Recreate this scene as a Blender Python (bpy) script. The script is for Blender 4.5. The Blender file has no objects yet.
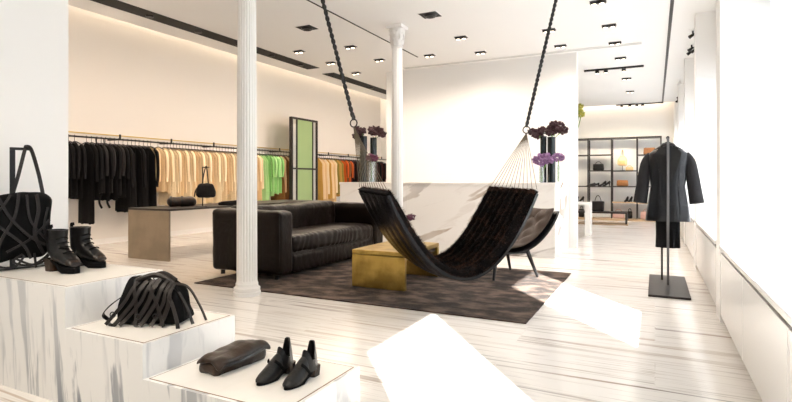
import bpy, bmesh, math, random
from mathutils import Vector, Matrix, noise
C = bpy.context.scene.collection
R = random.Random(7)
PI = math.pi
SA, CA = 0.4459, 0.8951      # yaw of the camera (sin, cos)
F, H, HY = 520.0, 1.15, 180.0

def P(px, py, z):
    """photo pixel -> world point at height z"""
    zc = F * (H - z) / (py - HY); t = (px - 396) / F
    return Vector((zc * (t * CA - SA), zc * (t * SA + CA), z))
def PY(px, Y, z=0.0):
    """photo column on the plane Y=const"""
    t = (px - 396) / F; zc = Y / (t * SA + CA)
    return Vector((zc * (t * CA - SA), Y, z))
def PX(px, X, z=0.0):
    t = (px - 396) / F; zc = X / (t * CA - SA)
    return Vector((X, zc * (t * SA + CA), z))

# ------------------------------------------------------------------ materials
def nt(name):
    m = bpy.data.materials.new(name); m.use_nodes = True
    n = m.node_tree; n.nodes.clear()
    o = n.nodes.new('ShaderNodeOutputMaterial'); b = n.nodes.new('ShaderNodeBsdfPrincipled')
    n.links.new(b.outputs[0], o.inputs[0])
    return m, n, b
def c4(c): return (c[0], c[1], c[2], 1)
def mat(name, col, rough=.5, metal=0, spec=.5, col2=None, nscale=20, bump=0, bscale=60, sheen=0, coat=0, stretch=(1, 1, 1), lo=.4, hi=.6):
    m, n, b = nt(name)
    b.inputs['Base Color'].default_value = c4(col); b.inputs['Roughness'].default_value = rough
    b.inputs['Metallic'].default_value = metal; b.inputs['Specular IOR Level'].default_value = spec
    if sheen: b.inputs['Sheen Weight'].default_value = sheen
    if coat: b.inputs['Coat Weight'].default_value = coat
    if col2 or bump:
        tc = n.nodes.new('ShaderNodeTexCoord'); mp = n.nodes.new('ShaderNodeMapping')
        mp.inputs['Scale'].default_value = stretch; n.links.new(tc.outputs['Object'], mp.inputs[0])
    if col2:
        t = n.nodes.new('ShaderNodeTexNoise'); t.inputs['Scale'].default_value = nscale; t.inputs['Detail'].default_value = 6
        r = n.nodes.new('ShaderNodeValToRGB'); r.color_ramp.elements[0].position = lo; r.color_ramp.elements[1].position = hi
        r.color_ramp.elements[0].color = c4(col); r.color_ramp.elements[1].color = c4(col2)
        n.links.new(mp.outputs[0], t.inputs[0]); n.links.new(t.outputs[0], r.inputs[0]); n.links.new(r.outputs[0], b.inputs['Base Color'])
    if bump:
        t2 = n.nodes.new('ShaderNodeTexNoise'); t2.inputs['Scale'].default_value = bscale; t2.inputs['Detail'].default_value = 4
        bp = n.nodes.new('ShaderNodeBump'); bp.inputs['Strength'].default_value = bump; bp.inputs['Distance'].default_value = .02
        n.links.new(mp.outputs[0], t2.inputs[0]); n.links.new(t2.outputs[0], bp.inputs['Height']); n.links.new(bp.outputs[0], b.inputs['Normal'])
    return m
def emit(name, col, s):
    m = bpy.data.materials.new(name); m.use_nodes = True; n = m.node_tree; n.nodes.clear()
    o = n.nodes.new('ShaderNodeOutputMaterial'); e = n.nodes.new('ShaderNodeEmission')
    e.inputs[0].default_value = c4(col); e.inputs[1].default_value = s; n.links.new(e.outputs[0], o.inputs[0]); return m
def marble(name, base, vein, vein2, scale, rough=.25, amount=.5, slabs=None, thr=(.30, .47), rot=(0, 0, 0), fine_k=.5):
    m, n, b = nt(name); b.inputs['Roughness'].default_value = rough
    N = n.nodes.new; L = n.links.new
    tc = N('ShaderNodeTexCoord'); vec = tc.outputs['Object']
    if slabs:
        br = N('ShaderNodeTexBrick'); br.inputs['Scale'].default_value = 1
        br.inputs['Brick Width'].default_value = slabs[0]; br.inputs['Row Height'].default_value = slabs[1]
        br.inputs['Mortar Size'].default_value = .0025; br.inputs['Color1'].default_value = (0, 0, 0, 1); br.inputs['Color2'].default_value = (1, 1, 1, 1)
        br.inputs['Mortar'].default_value = (.5, .5, .5, 1); br.offset = .37
        L(vec, br.inputs['Vector'])
        sc = N('ShaderNodeVectorMath'); sc.operation = 'MULTIPLY'; sc.inputs[1].default_value = (7.3, 3.1, 5.7); L(br.outputs['Color'], sc.inputs[0])
        ad = N('ShaderNodeVectorMath'); ad.operation = 'ADD'; L(vec, ad.inputs[0]); L(sc.outputs[0], ad.inputs[1]); vec = ad.outputs[0]
    mp = N('ShaderNodeMapping'); mp.inputs['Scale'].default_value = scale; mp.vector_type = 'POINT'
    r0 = N('ShaderNodeVectorRotate'); r0.rotation_type = 'EULER_XYZ'; r0.inputs['Rotation'].default_value = rot; L(vec, r0.inputs['Vector']); L(r0.outputs[0], mp.inputs[0])
    def ramp(src, p0, p1, v0, v1):
        r = N('ShaderNodeMapRange'); r.inputs[1].default_value = p0; r.inputs[2].default_value = p1
        r.inputs[3].default_value = v0; r.inputs[4].default_value = v1; L(src, r.inputs[0]); return r.outputs[0]
    def noi(s, d, dist, v): 
        t = N('ShaderNodeTexNoise'); t.inputs['Scale'].default_value = s; t.inputs['Detail'].default_value = d
        t.inputs['Distortion'].default_value = dist; L(v, t.inputs[0]); return t.outputs[0]
    def mul(a, c):
        k = N('ShaderNodeMath'); k.operation = 'MULTIPLY'
        for i, q in enumerate((a, c)):
            if isinstance(q, float): k.inputs[i].default_value = q
            else: L(q, k.inputs[i])
        return k.outputs[0]
    def mix(f, a, c):
        k = N('ShaderNodeMix'); k.data_type = 'RGBA'; L(f, k.inputs[0])
        for i, q in ((6, a), (7, c)):
            if isinstance(q, tuple): k.inputs[i].default_value = c4(q)
            else: L(q, k.inputs[i])
        return k.outputs[2]
    streak = ramp(noi(1, 8, .5, mp.outputs[0]), thr[0], thr[1], 1, 0)
    fine = ramp(noi(2.7, 6, .8, mp.outputs[0]), .28, .44, 1, 0)
    patch = ramp(noi(.55, 3, 0, vec), .35, .65, 0, 1)
    tint = ramp(noi(.7, 2, 0, vec), .4, .6, 0, 1)
    vcol = mix(tint, vein, vein2)
    c1 = mix(mul(mul(streak, patch), amount), base, vcol)
    c2 = mix(mul(fine, amount * fine_k), c1, vcol)
    L(c2, b.inputs['Base Color'])
    return m
def glass(name, tint=(1, 1, 1), gl=.12):
    m = bpy.data.materials.new(name); m.use_nodes = True; n = m.node_tree; n.nodes.clear()
    o = n.nodes.new('ShaderNodeOutputMaterial'); t = n.nodes.new('ShaderNodeBsdfTransparent'); g = n.nodes.new('ShaderNodeBsdfGlossy')
    t.inputs[0].default_value = c4(tint); g.inputs['Roughness'].default_value = .03
    mx = n.nodes.new('ShaderNodeMixShader'); mx.inputs[0].default_value = gl
    n.links.new(t.outputs[0], mx.inputs[1]); n.links.new(g.outputs[0], mx.inputs[2]); n.links.new(mx.outputs[0], o.inputs[0]); return m

M = {}
M['white'] = mat('white_paint', (.83, .82, .80), .6)
M['ceil'] = mat('ceiling_paint', (.82, .81, .79), .7)
M['warm'] = mat('left_wall_plaster', (.80, .77, .73), .7)
M['gloss_white'] = mat('white_lacquer', (.84, .83, .81), .25)
M['floor'] = marble('floor_marble', (.82, .79, .75), (.13, .11, .10), (.36, .23, .13), (.6, 21, 4), .16, .9, slabs=(2.4, .46), thr=(.37, .43), fine_k=.75)
M['step'] = marble('step_marble', (.83, .82, .80), (.07, .10, .15), (.14, .16, .20), (8, 5, .9), .3, 1.0, thr=(.40, .445), rot=(0, .10, 0), fine_k=.32)
M['tread'] = marble('tread_marble', (.83, .80, .75), (.55, .53, .50), (.62, .57, .5), (5, 1, 3), .3, .25)
M['counter'] = marble('counter_marble', (.82, .80, .77), (.16, .14, .13), (.34, .25, .17), (.8, 2.0, 3.6), .25, .95, thr=(.405, .44), rot=(0, .38, 0), fine_k=.2)
M['inlay'] = mat('brown_gap', (.20, .10, .04), .6)
M['jacket'] = mat('jacket_leather', (.007, .008, .010), .30, bump=.35, bscale=18, spec=.3)
M['post'] = mat('grey_steel_post', (.16, .16, .165), .35, .8)
M['black'] = mat('black_metal', (.012, .012, .013), .4, .3)
M['dark_void'] = mat('dark_recess', (.01, .01, .01), .8)
M['iron'] = mat('dark_iron', (.035, .03, .028), .45, .5)
M['leather'] = mat('black_leather', (.006, .0055, .0055), .36, bump=.18, bscale=45, spec=.35)
M['leather_sofa'] = mat('sofa_leather', (.008, .005, .0038), .32, bump=.45, bscale=14, spec=.13)
M['leather_brown'] = mat('brown_leather', (.030, .014, .006), .36, spec=.35, bump=.5, bscale=14, col2=(.012, .008, .006), nscale=9)
M['suede'] = mat('black_suede', (.004, .004, .0045), .9, spec=.15)
M['strap'] = mat('strap_leather', (.012, .009, .008), .42, spec=.35)
M['cloth_black'] = mat('black_cloth', (.006, .006, .007), .9, bump=.3, bscale=30, spec=.15)
M['cloth_char'] = mat('charcoal_cloth', (.018, .017, .018), .9, bump=.3, bscale=30, spec=.2)
for k, c in dict(cream=(.84, .69, .46), sand=(.76, .57, .33), ivory=(.83, .72, .52), gold=(.55, .33, .08), green=(.24, .52, .17), mint=(.40, .66, .30),
                 brown=(.20, .09, .03), orange=(.55, .10, .02), olive=(.30, .24, .06), maroon=(.06, .018, .015)).items():
    M['cloth_' + k] = mat('cloth_' + k, c, .85, bump=.3, bscale=25, spec=.2)
M['fur'] = mat('black_fur', (.004, .003, .003), .9, spec=.1)
M['fur_tip'] = mat('brown_fur_tips', (.060, .028, .017), .6, col2=(.004, .003, .003), nscale=9, spec=.1)
M['patent'] = mat('patent_leather', (.004, .0045, .006), .25, spec=.4, bump=.12, bscale=40)
M['tuft'] = mat('brown_upholstery', (.040, .024, .017), .5, spec=.2, bump=.15, bscale=90)
M['brass'] = mat('aged_brass', (.48, .33, .09), .34, 1, col2=(.30, .20, .055), nscale=5, bump=.10, bscale=14)
M['brass_strip'] = mat('brass_strip', (.60, .45, .20), .35, 1)
M['bronze'] = mat('bronze_plate', (.28, .23, .17), .42, .75, col2=(.23, .19, .14), nscale=3, bump=.06, bscale=80)
M['cord'] = mat('cream_cord', (.12, .095, .06), .8)
M['rope'] = mat('black_rope', (.012, .012, .012), .7)
M['steel'] = mat('steel', (.45, .45, .46), .28, 1)
M['rug'] = mat('worn_rug', (.018, .010, .007), .9, sheen=.08, col2=(.17, .115, .085), nscale=3.4, bump=.35, bscale=120, lo=.44, hi=.68, stretch=(1.3, 1.9, 1), spec=.1)
M['dark_glass'] = mat('dark_vase_glass', (.004, .008, .010), .15, spec=.35)
M['glass'] = glass('clear_glass', (.93, .95, .94), .16)
M['pane'] = glass('window_pane', (1, 1, 1), .05)
M['flower_dark'] = mat('dark_petals', (.035, .009, .014), .7)
M['flower_purple'] = mat('purple_petals', (.17, .075, .20), .7, col2=(.27, .15, .29), nscale=40)
M['flower_plum'] = mat('plum_petals', (.11, .022, .06), .7)
M['flower_yellow'] = mat('yellow_green_petals', (.50, .42, .07), .7, col2=(.25, .32, .05), nscale=30)
M['stem'] = mat('green_stem', (.13, .26, .05), .6)
M['mirror_green'] = mat('green_mirror', (.30, .43, .20), .30, .25, spec=.6)
M['mirror'] = mat('mirror_silver', (.82, .82, .80), .05, 1)
M['tan'] = mat('tan_leather', (.62, .38, .15), .5, bump=.2)
M['tan_light'] = mat('light_tan_leather', (.72, .52, .27), .5)
M['cognac'] = mat('cognac_leather', (.27, .11, .03), .4)
M['pink'] = mat('pale_pink_leather', (.66, .42, .36), .5)
M['wood'] = mat('shelf_wood', (.40, .28, .17), .5)
M['lamp'] = emit('lamp_face', (1, .86, .66), 6)
M['strip_lamp'] = emit('cove_lamp', (1, .80, .60), 30)

# shade material: translucent white blind
def translucent(name):
    m = bpy.data.materials.new(name); m.use_nodes = True; n = m.node_tree; n.nodes.clear()
    o = n.nodes.new('ShaderNodeOutputMaterial'); t = n.nodes.new('ShaderNodeBsdfTranslucent'); d = n.nodes.new('ShaderNodeBsdfDiffuse')
    t.inputs[0].default_value = (.9, .92, .95, 1); d.inputs[0].default_value = (.8, .8, .8, 1)
    mx = n.nodes.new('ShaderNodeMixShader'); mx.inputs[0].default_value = .3
    n.links.new(t.outputs[0], mx.inputs[1]); n.links.new(d.outputs[0], mx.inputs[2]); n.links.new(mx.outputs[0], o.inputs[0]); return m
M['blind'] = translucent('white_blind')

# ------------------------------------------------------------------ mesh helpers
def B(): return bmesh.new()
def obj(name, bm, m, parent=None, smooth=True, ang=40):
    bmesh.ops.recalc_face_normals(bm, faces=bm.faces)
    me = bpy.data.meshes.new(name); bm.to_mesh(me); bm.free()
    if m is not None: me.materials.append(M[m] if isinstance(m, str) else m)
    if smooth:
        for p in me.polygons: p.use_smooth = True
        me.set_sharp_from_angle(angle=math.radians(ang))
    o = bpy.data.objects.new(name, me); C.objects.link(o)
    if parent: o.parent = parent
    return o
def thing(name, label, cat, loc=(0, 0, 0), rz=0, group=None):
    o = bpy.data.objects.new(name, None); C.objects.link(o); o.empty_display_size = .1
    o.location = loc; o.rotation_euler = (0, 0, rz); tag(o, label, cat, group); return o
def tag(o, label, cat, group=None):
    o['label'] = label; o['category'] = cat; o['kind'] = 'thing'
    if group: o['group'] = group
    return o
def struct(name, bm, m, parent=None, smooth=False):
    o = obj(name, bm, m, parent, smooth)
    o['kind'] = 'structure'
    return o
def dup(root, loc, rz=None, label=None, group=None, cat=None):
    r = root.copy(); C.objects.link(r); r.location = loc
    if rz is not None: r.rotation_euler = (0, 0, rz)
    if label: r['label'] = label
    if group: r['group'] = group
    for ch in list(root.children):
        c = ch.copy(); C.objects.link(c); c.parent = r
        for g in ch.children:
            d = g.copy(); C.objects.link(d); d.parent = c
    return r
def box(bm, x0, x1, y0, y1, z0, z1, bev=0, seg=2):
    g = bmesh.ops.create_cube(bm, size=1)
    vs = g['verts']
    for v in vs:
        v.co = Vector((x0 + (v.co.x + .5) * (x1 - x0), y0 + (v.co.y + .5) * (y1 - y0), z0 + (v.co.z + .5) * (z1 - z0)))
    if bev:
        es = list({e for v in vs for e in v.link_edges})
        bmesh.ops.bevel(bm, geom=es, offset=bev, segments=seg, profile=.5, affect='EDGES')
    return bm
def softbox(bm, x0, x1, y0, y1, z0, z1, r, n=(6, 6, 6), fn=None):
    """rounded box made of face grids; fn(p, nrm) may offset each vertex"""
    lo = Vector((x0, y0, z0)); hi = Vector((x1, y1, z1)); mid = (lo + hi) / 2
    def place(p):
        q = Vector((min(max(p.x, lo.x + r), hi.x - r), min(max(p.y, lo.y + r), hi.y - r), min(max(p.z, lo.z + r), hi.z - r)))
        d = p - q; nrm = d.normalized() if d.length > 1e-9 else Vector((0, 0, 1))
        o = q + nrm * r
        return fn(o, nrm) if fn else o
    def lin(a, b, k):      # denser near the edges
        out = [a + (b - a) * i / k for i in range(k + 1)]
        if k >= 2:
            out = sorted(set([a, a + r * .3, a + r, b - r, b - r * .3, b] + out[1:-1]))
        return out
    ax = [lin(lo[i], hi[i], n[i]) for i in range(3)]
    vd = {}
    def V(i, j, k):
        key = (i, j, k)
        if key not in vd: vd[key] = bm.verts.new(place(Vector((ax[0][i], ax[1][j], ax[2][k]))))
        return vd[key]
    X, Y, Z = len(ax[0]) - 1, len(ax[1]) - 1, len(ax[2]) - 1
    def f(*k):
        try: bm.faces.new([V(*q) for q in k])
        except ValueError: pass
    for i in range(X):
        for j in range(Y):
            for k in (0, Z): f((i, j, k), (i + 1, j, k), (i + 1, j + 1, k), (i, j + 1, k))
    for i in range(X):
        for k in range(Z):
            for j in (0, Y): f((i, j, k), (i + 1, j, k), (i + 1, j, k + 1), (i, j, k + 1))
    for j in range(Y):
        for k in range(Z):
            for i in (0, X): f((i, j, k), (i, j + 1, k), (i, j + 1, k + 1), (i, j, k + 1))
    return bm
def loft(bm, rings, cap=(True, True), closed=True):
    rv = [[bm.verts.new(p) for p in ring] for ring in rings]
    n = len(rings[0])
    for a, b in zip(rv, rv[1:]):
        for i in range(n if closed else n - 1):
            j = (i + 1) % n
            try: bm.faces.new((a[i], a[j], b[j], b[i]))
            except ValueError: pass
    if closed:
        if cap[0]: bm.faces.new(rv[0])
        if cap[1]: bm.faces.new(rv[-1])
    return bm
def smooth_pts(pts, k=6):
    pts = [Vector(p) for p in pts]
    if len(pts) < 3: return pts
    out = []
    for i in range(len(pts) - 1):
        p0 = pts[max(i - 1, 0)]; p1 = pts[i]; p2 = pts[i + 1]; p3 = pts[min(i + 2, len(pts) - 1)]
        for s in range(k):
            t = s / k
            out.append(.5 * ((2 * p1) + (p2 - p0) * t + (2 * p0 - 5 * p1 + 4 * p2 - p3) * t * t + (3 * p1 - p0 - 3 * p2 + p3) * t ** 3))
    out.append(pts[-1]); return out
def frames(pts, up=Vector((0, 0, 1))):
    res = []; prev = None
    for i, p in enumerate(pts):
        t = (pts[min(i + 1, len(pts) - 1)] - pts[max(i - 1, 0)])
        t = t.normalized() if t.length > 1e-9 else Vector((0, 0, 1))
        if prev is None:
            a = up if abs(t.dot(up)) < .95 else Vector((1, 0, 0))
            n = (a - t * a.dot(t)).normalized()
        else:
            n = prev - t * prev.dot(t)
            n = n.normalized() if n.length > 1e-6 else prev
        prev = n; res.append((t, n, t.cross(n)))
    return res
def tube(bm, pts, r, seg=8, cap=True):
    pts = [Vector(p) for p in pts]; rings = []
    for i, (p, (t, n, b)) in enumerate(zip(pts, frames(pts))):
        rr = r[i] if isinstance(r, (list, tuple)) else r
        rings.append([p + (n * math.cos(2 * PI * k / seg) + b * math.sin(2 * PI * k / seg)) * rr for k in range(seg)])
    return loft(bm, rings, (cap, cap))
def ribbon(bm, pts, w, th, up):
    """flat strap: `up` is the outward direction (Vector or function of the point)"""
    pts = [Vector(p) for p in pts]; rings = []
    for i, p in enumerate(pts):
        t = (pts[min(i + 1, len(pts) - 1)] - pts[max(i - 1, 0)]).normalized()
        u = (up(p) if callable(up) else up).normalized(); s = t.cross(u)
        s = s.normalized() if s.length > 1e-5 else Vector((1, 0, 0)); u = s.cross(t).normalized()
        rings.append([p + s * w / 2 + u * th / 2, p - s * w / 2 + u * th / 2, p - s * w / 2 - u * th / 2, p + s * w / 2 - u * th / 2])
    return loft(bm, rings)
def lathe(bm, prof, seg=24, c=(0, 0), cap=(True, True), mod=None):
    rings = []
    for r, z in prof:
        rings.append([Vector((c[0] + (r * (mod(k / seg, z) if mod else 1)) * math.cos(2 * PI * k / seg), c[1] + (r * (mod(k / seg, z) if mod else 1)) * math.sin(2 * PI * k / seg), z)) for k in range(seg)])
    return loft(bm, rings, cap)
def torus(bm, c, R_, r, axis='Z', seg=20, s2=8):
    pts = []
    for i in range(seg + 1):
        a = 2 * PI * i / seg
        d = {'Z': Vector((math.cos(a), math.sin(a), 0)), 'X': Vector((0, math.cos(a), math.sin(a))), 'Y': Vector((math.cos(a), 0, math.sin(a)))}[axis]
        pts.append(Vector(c) + d * R_)
    return tube(bm, pts, r, s2, False)
def cyl(bm, c, r, z0, z1, seg=16, r2=None):
    r2 = r if r2 is None else r2
    return loft(bm, [[Vector((c[0] + rr * math.cos(2 * PI * k / seg), c[1] + rr * math.sin(2 * PI * k / seg), z)) for k in range(seg)] for rr, z in ((r, z0), (r2, z1))])
def nz(p, s=1.0): return noise.noise(Vector(p) * s)

# ================================================================== SETTING
CZ = 3.30
XL, YB = -8.87, 16.55
bm = B(); box(bm, XL - .2, 1.0, -2.2, YB + .2, -.2, 0); struct('floor', bm, 'floor')
# ceiling, stopping short of the left and back walls (light coves)
bm = B(); box(bm, -6.45, 1.0, -2.2, 16.15, CZ, CZ + .18); struct('ceiling', bm, 'ceil')
bm = B(); box(bm, XL - .2, 1.0, -2.2, YB + .2, 4.6, 4.75); struct('ceiling_cove', bm, 'ceil')
bm = B(); box(bm, XL - .2, XL, -2.2, YB + .2, 0, 4.6); struct('wall_left', bm, 'warm')
bm = B(); box(bm, XL, 1.0, YB, YB + .2, 0, 4.6); struct('wall_back', bm, 'white')
NW = -3.75
bm = B(); box(bm, XL, NW - .12, 2.16, 2.28, 0, 4.6); box(bm, NW - .12, NW, -2.2, 2.28, 0, CZ); struct('wall_near_left', bm, 'white')
bm = B(); box(bm, XL, 1.0, -2.4, -2.2, 0, 4.6); struct('wall_front', bm, 'white')
bm = B(); box(bm, -4.80, -1.18, 9.2, 9.36, 0, CZ); struct('wall_center', bm, 'white')
# baseboards on left wall
bm = B(); box(bm, XL, XL + .015, 2.3, YB, 0, .10); struct('baseboard_left', bm, 'white')
# brass ledge line on the left wall above the clothes rail
bm = B(); box(bm, XL, XL + .03, 2.3, YB, 1.955, 1.975); struct('trim_1', bm, 'brass_strip')

# right wall: piers, head, sill wall, windows
GX = .77
piers = [(-2.2, -.35), (1.05, 2.55), (4.92, 5.22), (7.72, 8.02), (10.5, 10.8), (13.3, 13.6), (16.15, 16.55)]
bm = B()
for i, (a, b) in enumerate(piers):
    box(bm, .47 if i > 1 else GX, 1.0, a, b, 0, 4.6)
heads = [2.98, 2.62, 2.5, 2.5, 2.5, 2.5]
for i in range(len(piers) - 1):
    box(bm, GX, 1.0, piers[i][1], piers[i + 1][0], heads[i], 4.6); box(bm, GX, 1.0, piers[i][1], piers[i + 1][0], 0, .60)
struct('wall_right', bm, 'white')
gaps = [(piers[i][1], piers[i + 1][0]) for i in range(len(piers) - 1)]
for i, (a, b) in enumerate(gaps):
    fr = B(); hz_ = heads[i]
    for (y0, y1, z0, z1) in ((a, b, .60, .64), (a, b, hz_ - .04, hz_), (a, a + .04, .64, hz_ - .04), (b - .04, b, .64, hz_ - .04)):
        box(fr, .86, .90, y0, y1, z0, z1)
    o = struct('window_%d' % (i + 1), fr, 'gloss_white')
    g = B(); box(g, .876, .884, a + .04, b - .04, .64, hz_ - .04); gp = obj('pane', g, 'pane', o, False); gp['kind'] = 'structure'
    if i >= 1:
        a2 = a if i >= 2 else 3.85
        g = B(); box(g, .80, .803, a2 + .02, b - .02, .64, hz_); gp = obj('blind', g, 'blind', o, False); gp['kind'] = 'structure'
# low window-sill cabinets between the piers
cab_names = ['white low cabinet under the nearest window at the right edge', 'white low cabinet under the second window behind the coat stand',
             'white low cabinet under the third window from the front, beyond the coat stand', 'white low cabinet under the fourth window from the front', 'white low cabinet under the last window beside the shelves']
spans = [(-2.2, 4.9), (5.24, 7.70), (8.04, 10.48), (10.82, 13.28), (13.62, 16.13)]
for (a, b), lb in zip(spans, cab_names):
    t = thing('window_cabinet', lb, 'cabinet', (.47, (a + b) / 2, 0), 0, 'low cabinets under the windows')
    y0, y1 = a - (a + b) / 2, b - (a + b) / 2
    g = B(); box(g, .025, .295, y0, y1, .06, .595); obj('body', g, 'gloss_white', t, False)
    g = B(); box(g, -.012, .295, y0, y1, .597, .63, .004); obj('worktop', g, 'gloss_white', t, False)
    g = B(); box(g, .012, .025, y0, y1, .565, .596); o_ = obj('painted_shadow_strip', g, 'iron', t, False); o_['label'] = 'dark strip painting the shade under the worktop'  # dark strip: shade below the worktop put into colour
    g = B(); box(g, .05, .28, y0, y1, 0, .06); obj('plinth', g, 'white', t, False)
    n = max(1, round((b - a) / 1.2)); w = (y1 - y0) / n
    for k in range(n):
        g = B(); box(g, 0, .022, y0 + k * w + .004, y0 + (k + 1) * w - .004, .065, .565, .003); obj('door', g, 'gloss_white', t, False)

# ================================================================== COLUMNS
def column(name, label, x, y, top, sc=1):
    t = thing(name, label, 'column', (x, y, 0)); t.scale = (sc, sc, 1)
    fl = lambda a, z: 1 - .075 * max(0, math.cos(2 * PI * a * 20)) ** 1.5
    g = B(); lathe(g, [(.135, 0), (.135, .035), (.125, .04), (.13, .055), (.13, .075), (.115, .085), (.108, .10), (.112, .115), (.104, .13), (.101, .145)], 40); obj('base', g, 'white', t)
    g = B(); lathe(g, [(.101, .145), (.101, .20), (.099, .9), (.096, 1.8), (.091, 2.6), (.088, top - .33), (.086, top - .30)], 160, mod=fl); obj('shaft', g, 'white', t, ang=60)
    g = B()
    lathe(g, [(.088, top - .31), (.100, top - .30), (.100, top - .285), (.088, top - .275), (.090, top - .2), (.105, top - .1), (.135, top - .045)], 40)
    for row, (n, z0, h, r0) in enumerate(((8, top - .275, .10, .092), (8, top - .215, .13, .094), (8, top - .13, .09, .108))):
        for k in range(n):
            a = 2 * PI * (k + .5 * row) / n
            d = Vector((math.cos(a), math.sin(a), 0)); s = Vector((-d.y, d.x, 0))
            rings = []
            for j in range(7):
                u = j / 6; w = .036 * math.sin(PI * (.2 + .75 * u)); out = r0 + .016 + .042 * u ** 3
                z = z0 + h * (u if u < .85 else .85 - (u - .85) * .6)
                p = d * out + Vector((0, 0, z))
                rings.append([p - s * w, p + d * .010, p + s * w, p - d * .012])
            loft(g, rings)
    obj('capital', g, 'white', t)
    g = B(); box(g, -.145, .145, -.145, .145, top - .045, top, .006); obj('abacus', g, 'white', t, False)
    return t
c1 = P(247, 294.5, 0); column('fluted_column', 'white fluted column rising beside the near end of the black sofa', c1.x, c1.y, CZ)
column('fluted_column', 'white fluted column with a leafy capital, between sofa and hammock', -3.23, 6.52, CZ, .82)

# ================================================================== DISPLAY STEPS
Y0s, Y1s = 1.626, 2.215
t = thing('stepped_plinth', 'white veined marble three-step display plinth holding bags and shoes', 'display plinth', (-2.7, 1.9, 0))
L0 = Vector((-2.7, 1.9, 0))
for (xa, xb, z) in ((NW + .004, -2.70, .60), (-2.70, -2.115, .39), (-2.115, -1.305, .23)):
    g = B(); box(g, xa - L0.x, xb - L0.x - .0005, Y0s - L0.y, Y1s - L0.y, 0, z - .004); st = obj('step_block', g, 'step', t, False)
    g = B(); box(g, xa - L0.x, xb - L0.x, Y0s - L0.y, Y1s - L0.y, z - .004, z); obj('edge_band', g, 'step', st, False)
    m_ = .018
    g = B(); box(g, xa - L0.x + m_, xb - L0.x - m_, Y0s - L0.y + m_, Y1s - L0.y - m_, z - .003, z + .0006); ob = obj('brown_joint', g, 'inlay', st, False); ob['label'] = 'thin brown inlaid joint line'
    m_ = .0235
    g = B(); box(g, xa - L0.x + m_, xb - L0.x - m_, Y0s - L0.y + m_, Y1s - L0.y - m_, z - .003, z + .0014); obj('tread_slab', g, 'tread', st, False)
ZS = .0014

# ================================================================== SHOES
def ring_ell(c, ax_t, hw, hh, n=16, pw=1.0, roll=0):
    """ellipse ring perpendicular to direction (cos t, 0, sin t) in the xz plane"""
    nx, nzv = -math.sin(ax_t), math.cos(ax_t)
    out = []
    for k in range(n):
        a = 2 * PI * k / n
        y = hw * math.cos(a); h = hh * math.sin(a)
        out.append(Vector((c[0] + nx * h, y, c[1] + nzv * h)))
    return out
def sole_outline(L, w, n=28, heel=.75):
    pts = []
    for k in range(n):
        a = 2 * PI * k / n; x = math.cos(a); y = math.sin(a)
        u = (x + 1) / 2
        ww = w * (heel + (1 - heel) * math.sin(PI * min(1, u * .9)) ** 1.2) * (1 - .18 * math.sin(PI * u * 1.0) * (0 if u > .55 else 1) * .7)
        pts.append((x * L / 2, (1 if y > 0 else -1) * abs(y) ** .8 * ww))
    return pts
def platform_boot(name, label, loc, rz, group):
    t = thing(name, label, 'boot', loc, rz, group); t.scale = (1.30, 1.22, 1.05)
    # x axis: toe = +; heel block at the back
    g = B(); o = sole_outline(.225, .043)
    fr = lambda x: max(0, min(1, (x + .02) / .06))
    def zz(x): return .062 * (1 - fr(x)) + .002 * fr(x)
    def zt(x): return .072 * (1 - fr(x)) + .036 * fr(x)
    loft(g, [[Vector((x, y, zz(x))) for x, y in o], [Vector((x, y, zt(x))) for x, y in o]]); obj('platform_sole', g, 'suede', t)
    g = B()
    loft(g, [[Vector((-.075 + sx * a, sy * b, z)) for sx, sy in ((1, .7), (.7, 1), (-.7, 1), (-1, .7), (-1, -.7), (-.7, -1), (.7, -1), (1, -.7))] for a, b, z in ((.027, .03, 0), (.029, .032, .03), (.036, .037, .068))]); hb = obj('heel', g, 'leather_brown', t)
    g = B(); rings = []
    for cx, cz, tt, hw, hh in ((.088, .058, 0, .030, .020), (.06, .068, .15, .039, .030), (.02, .082, .45, .040, .043), (-.02, .098, .8, .039, .054), (-.045, .125, 1.2, .040, .056), (-.05, .16, 1.5, .041, .050), (-.05, .20, 1.57, .042, .052), (-.048, .238, 1.57, .043, .055)):
        rings.append(ring_ell((cx, cz), tt + PI if False else PI - tt, hw, hh, 18))
    loft(g, rings, (True, False))
    # dark opening inside
    loft(g, [rings[-1], [p * 1 + Vector((0, 0, -.0)) for p in [Vector(((q.x + .048) * .86 - .048, q.y * .86, q.z)) for q in rings[-1]]], [Vector(((q.x + .048) * .8 - .048, q.y * .8, q.z - .06)) for q in rings[-1]]], (False, True))
    obj('upper', g, 'leather', t)
    # open toe cap edge
    g = B(); loft(g, [ring_ell((.098, .052), PI, .026, .013, 14), ring_ell((.075, .062), PI - .1, .036, .026, 14)], (True, False)); obj('toe_opening', g, 'leather_brown', t)
    for k in range(5):
        u = k / 4; x = .035 - .043 * u ** .8 + (.02 if k == 0 else 0); z = .118 + .10 * u
        g = B(); tube(g, smooth_pts([(x - .012, -.028, z - .006), (x + .006, 0, z + .004), (x - .012, .028, z - .006)], 5), .0032, 6); obj('lace', g, 'suede', t)
    g = B(); ribbon(g, smooth_pts([(-.102, 0, .20), (-.108, 0, .245), (-.103, 0, .262), (-.098, 0, .245)], 4), .016, .004, Vector((-1, 0, 0))); obj('pull_tab', g, 'suede', t)
    return t
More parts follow.
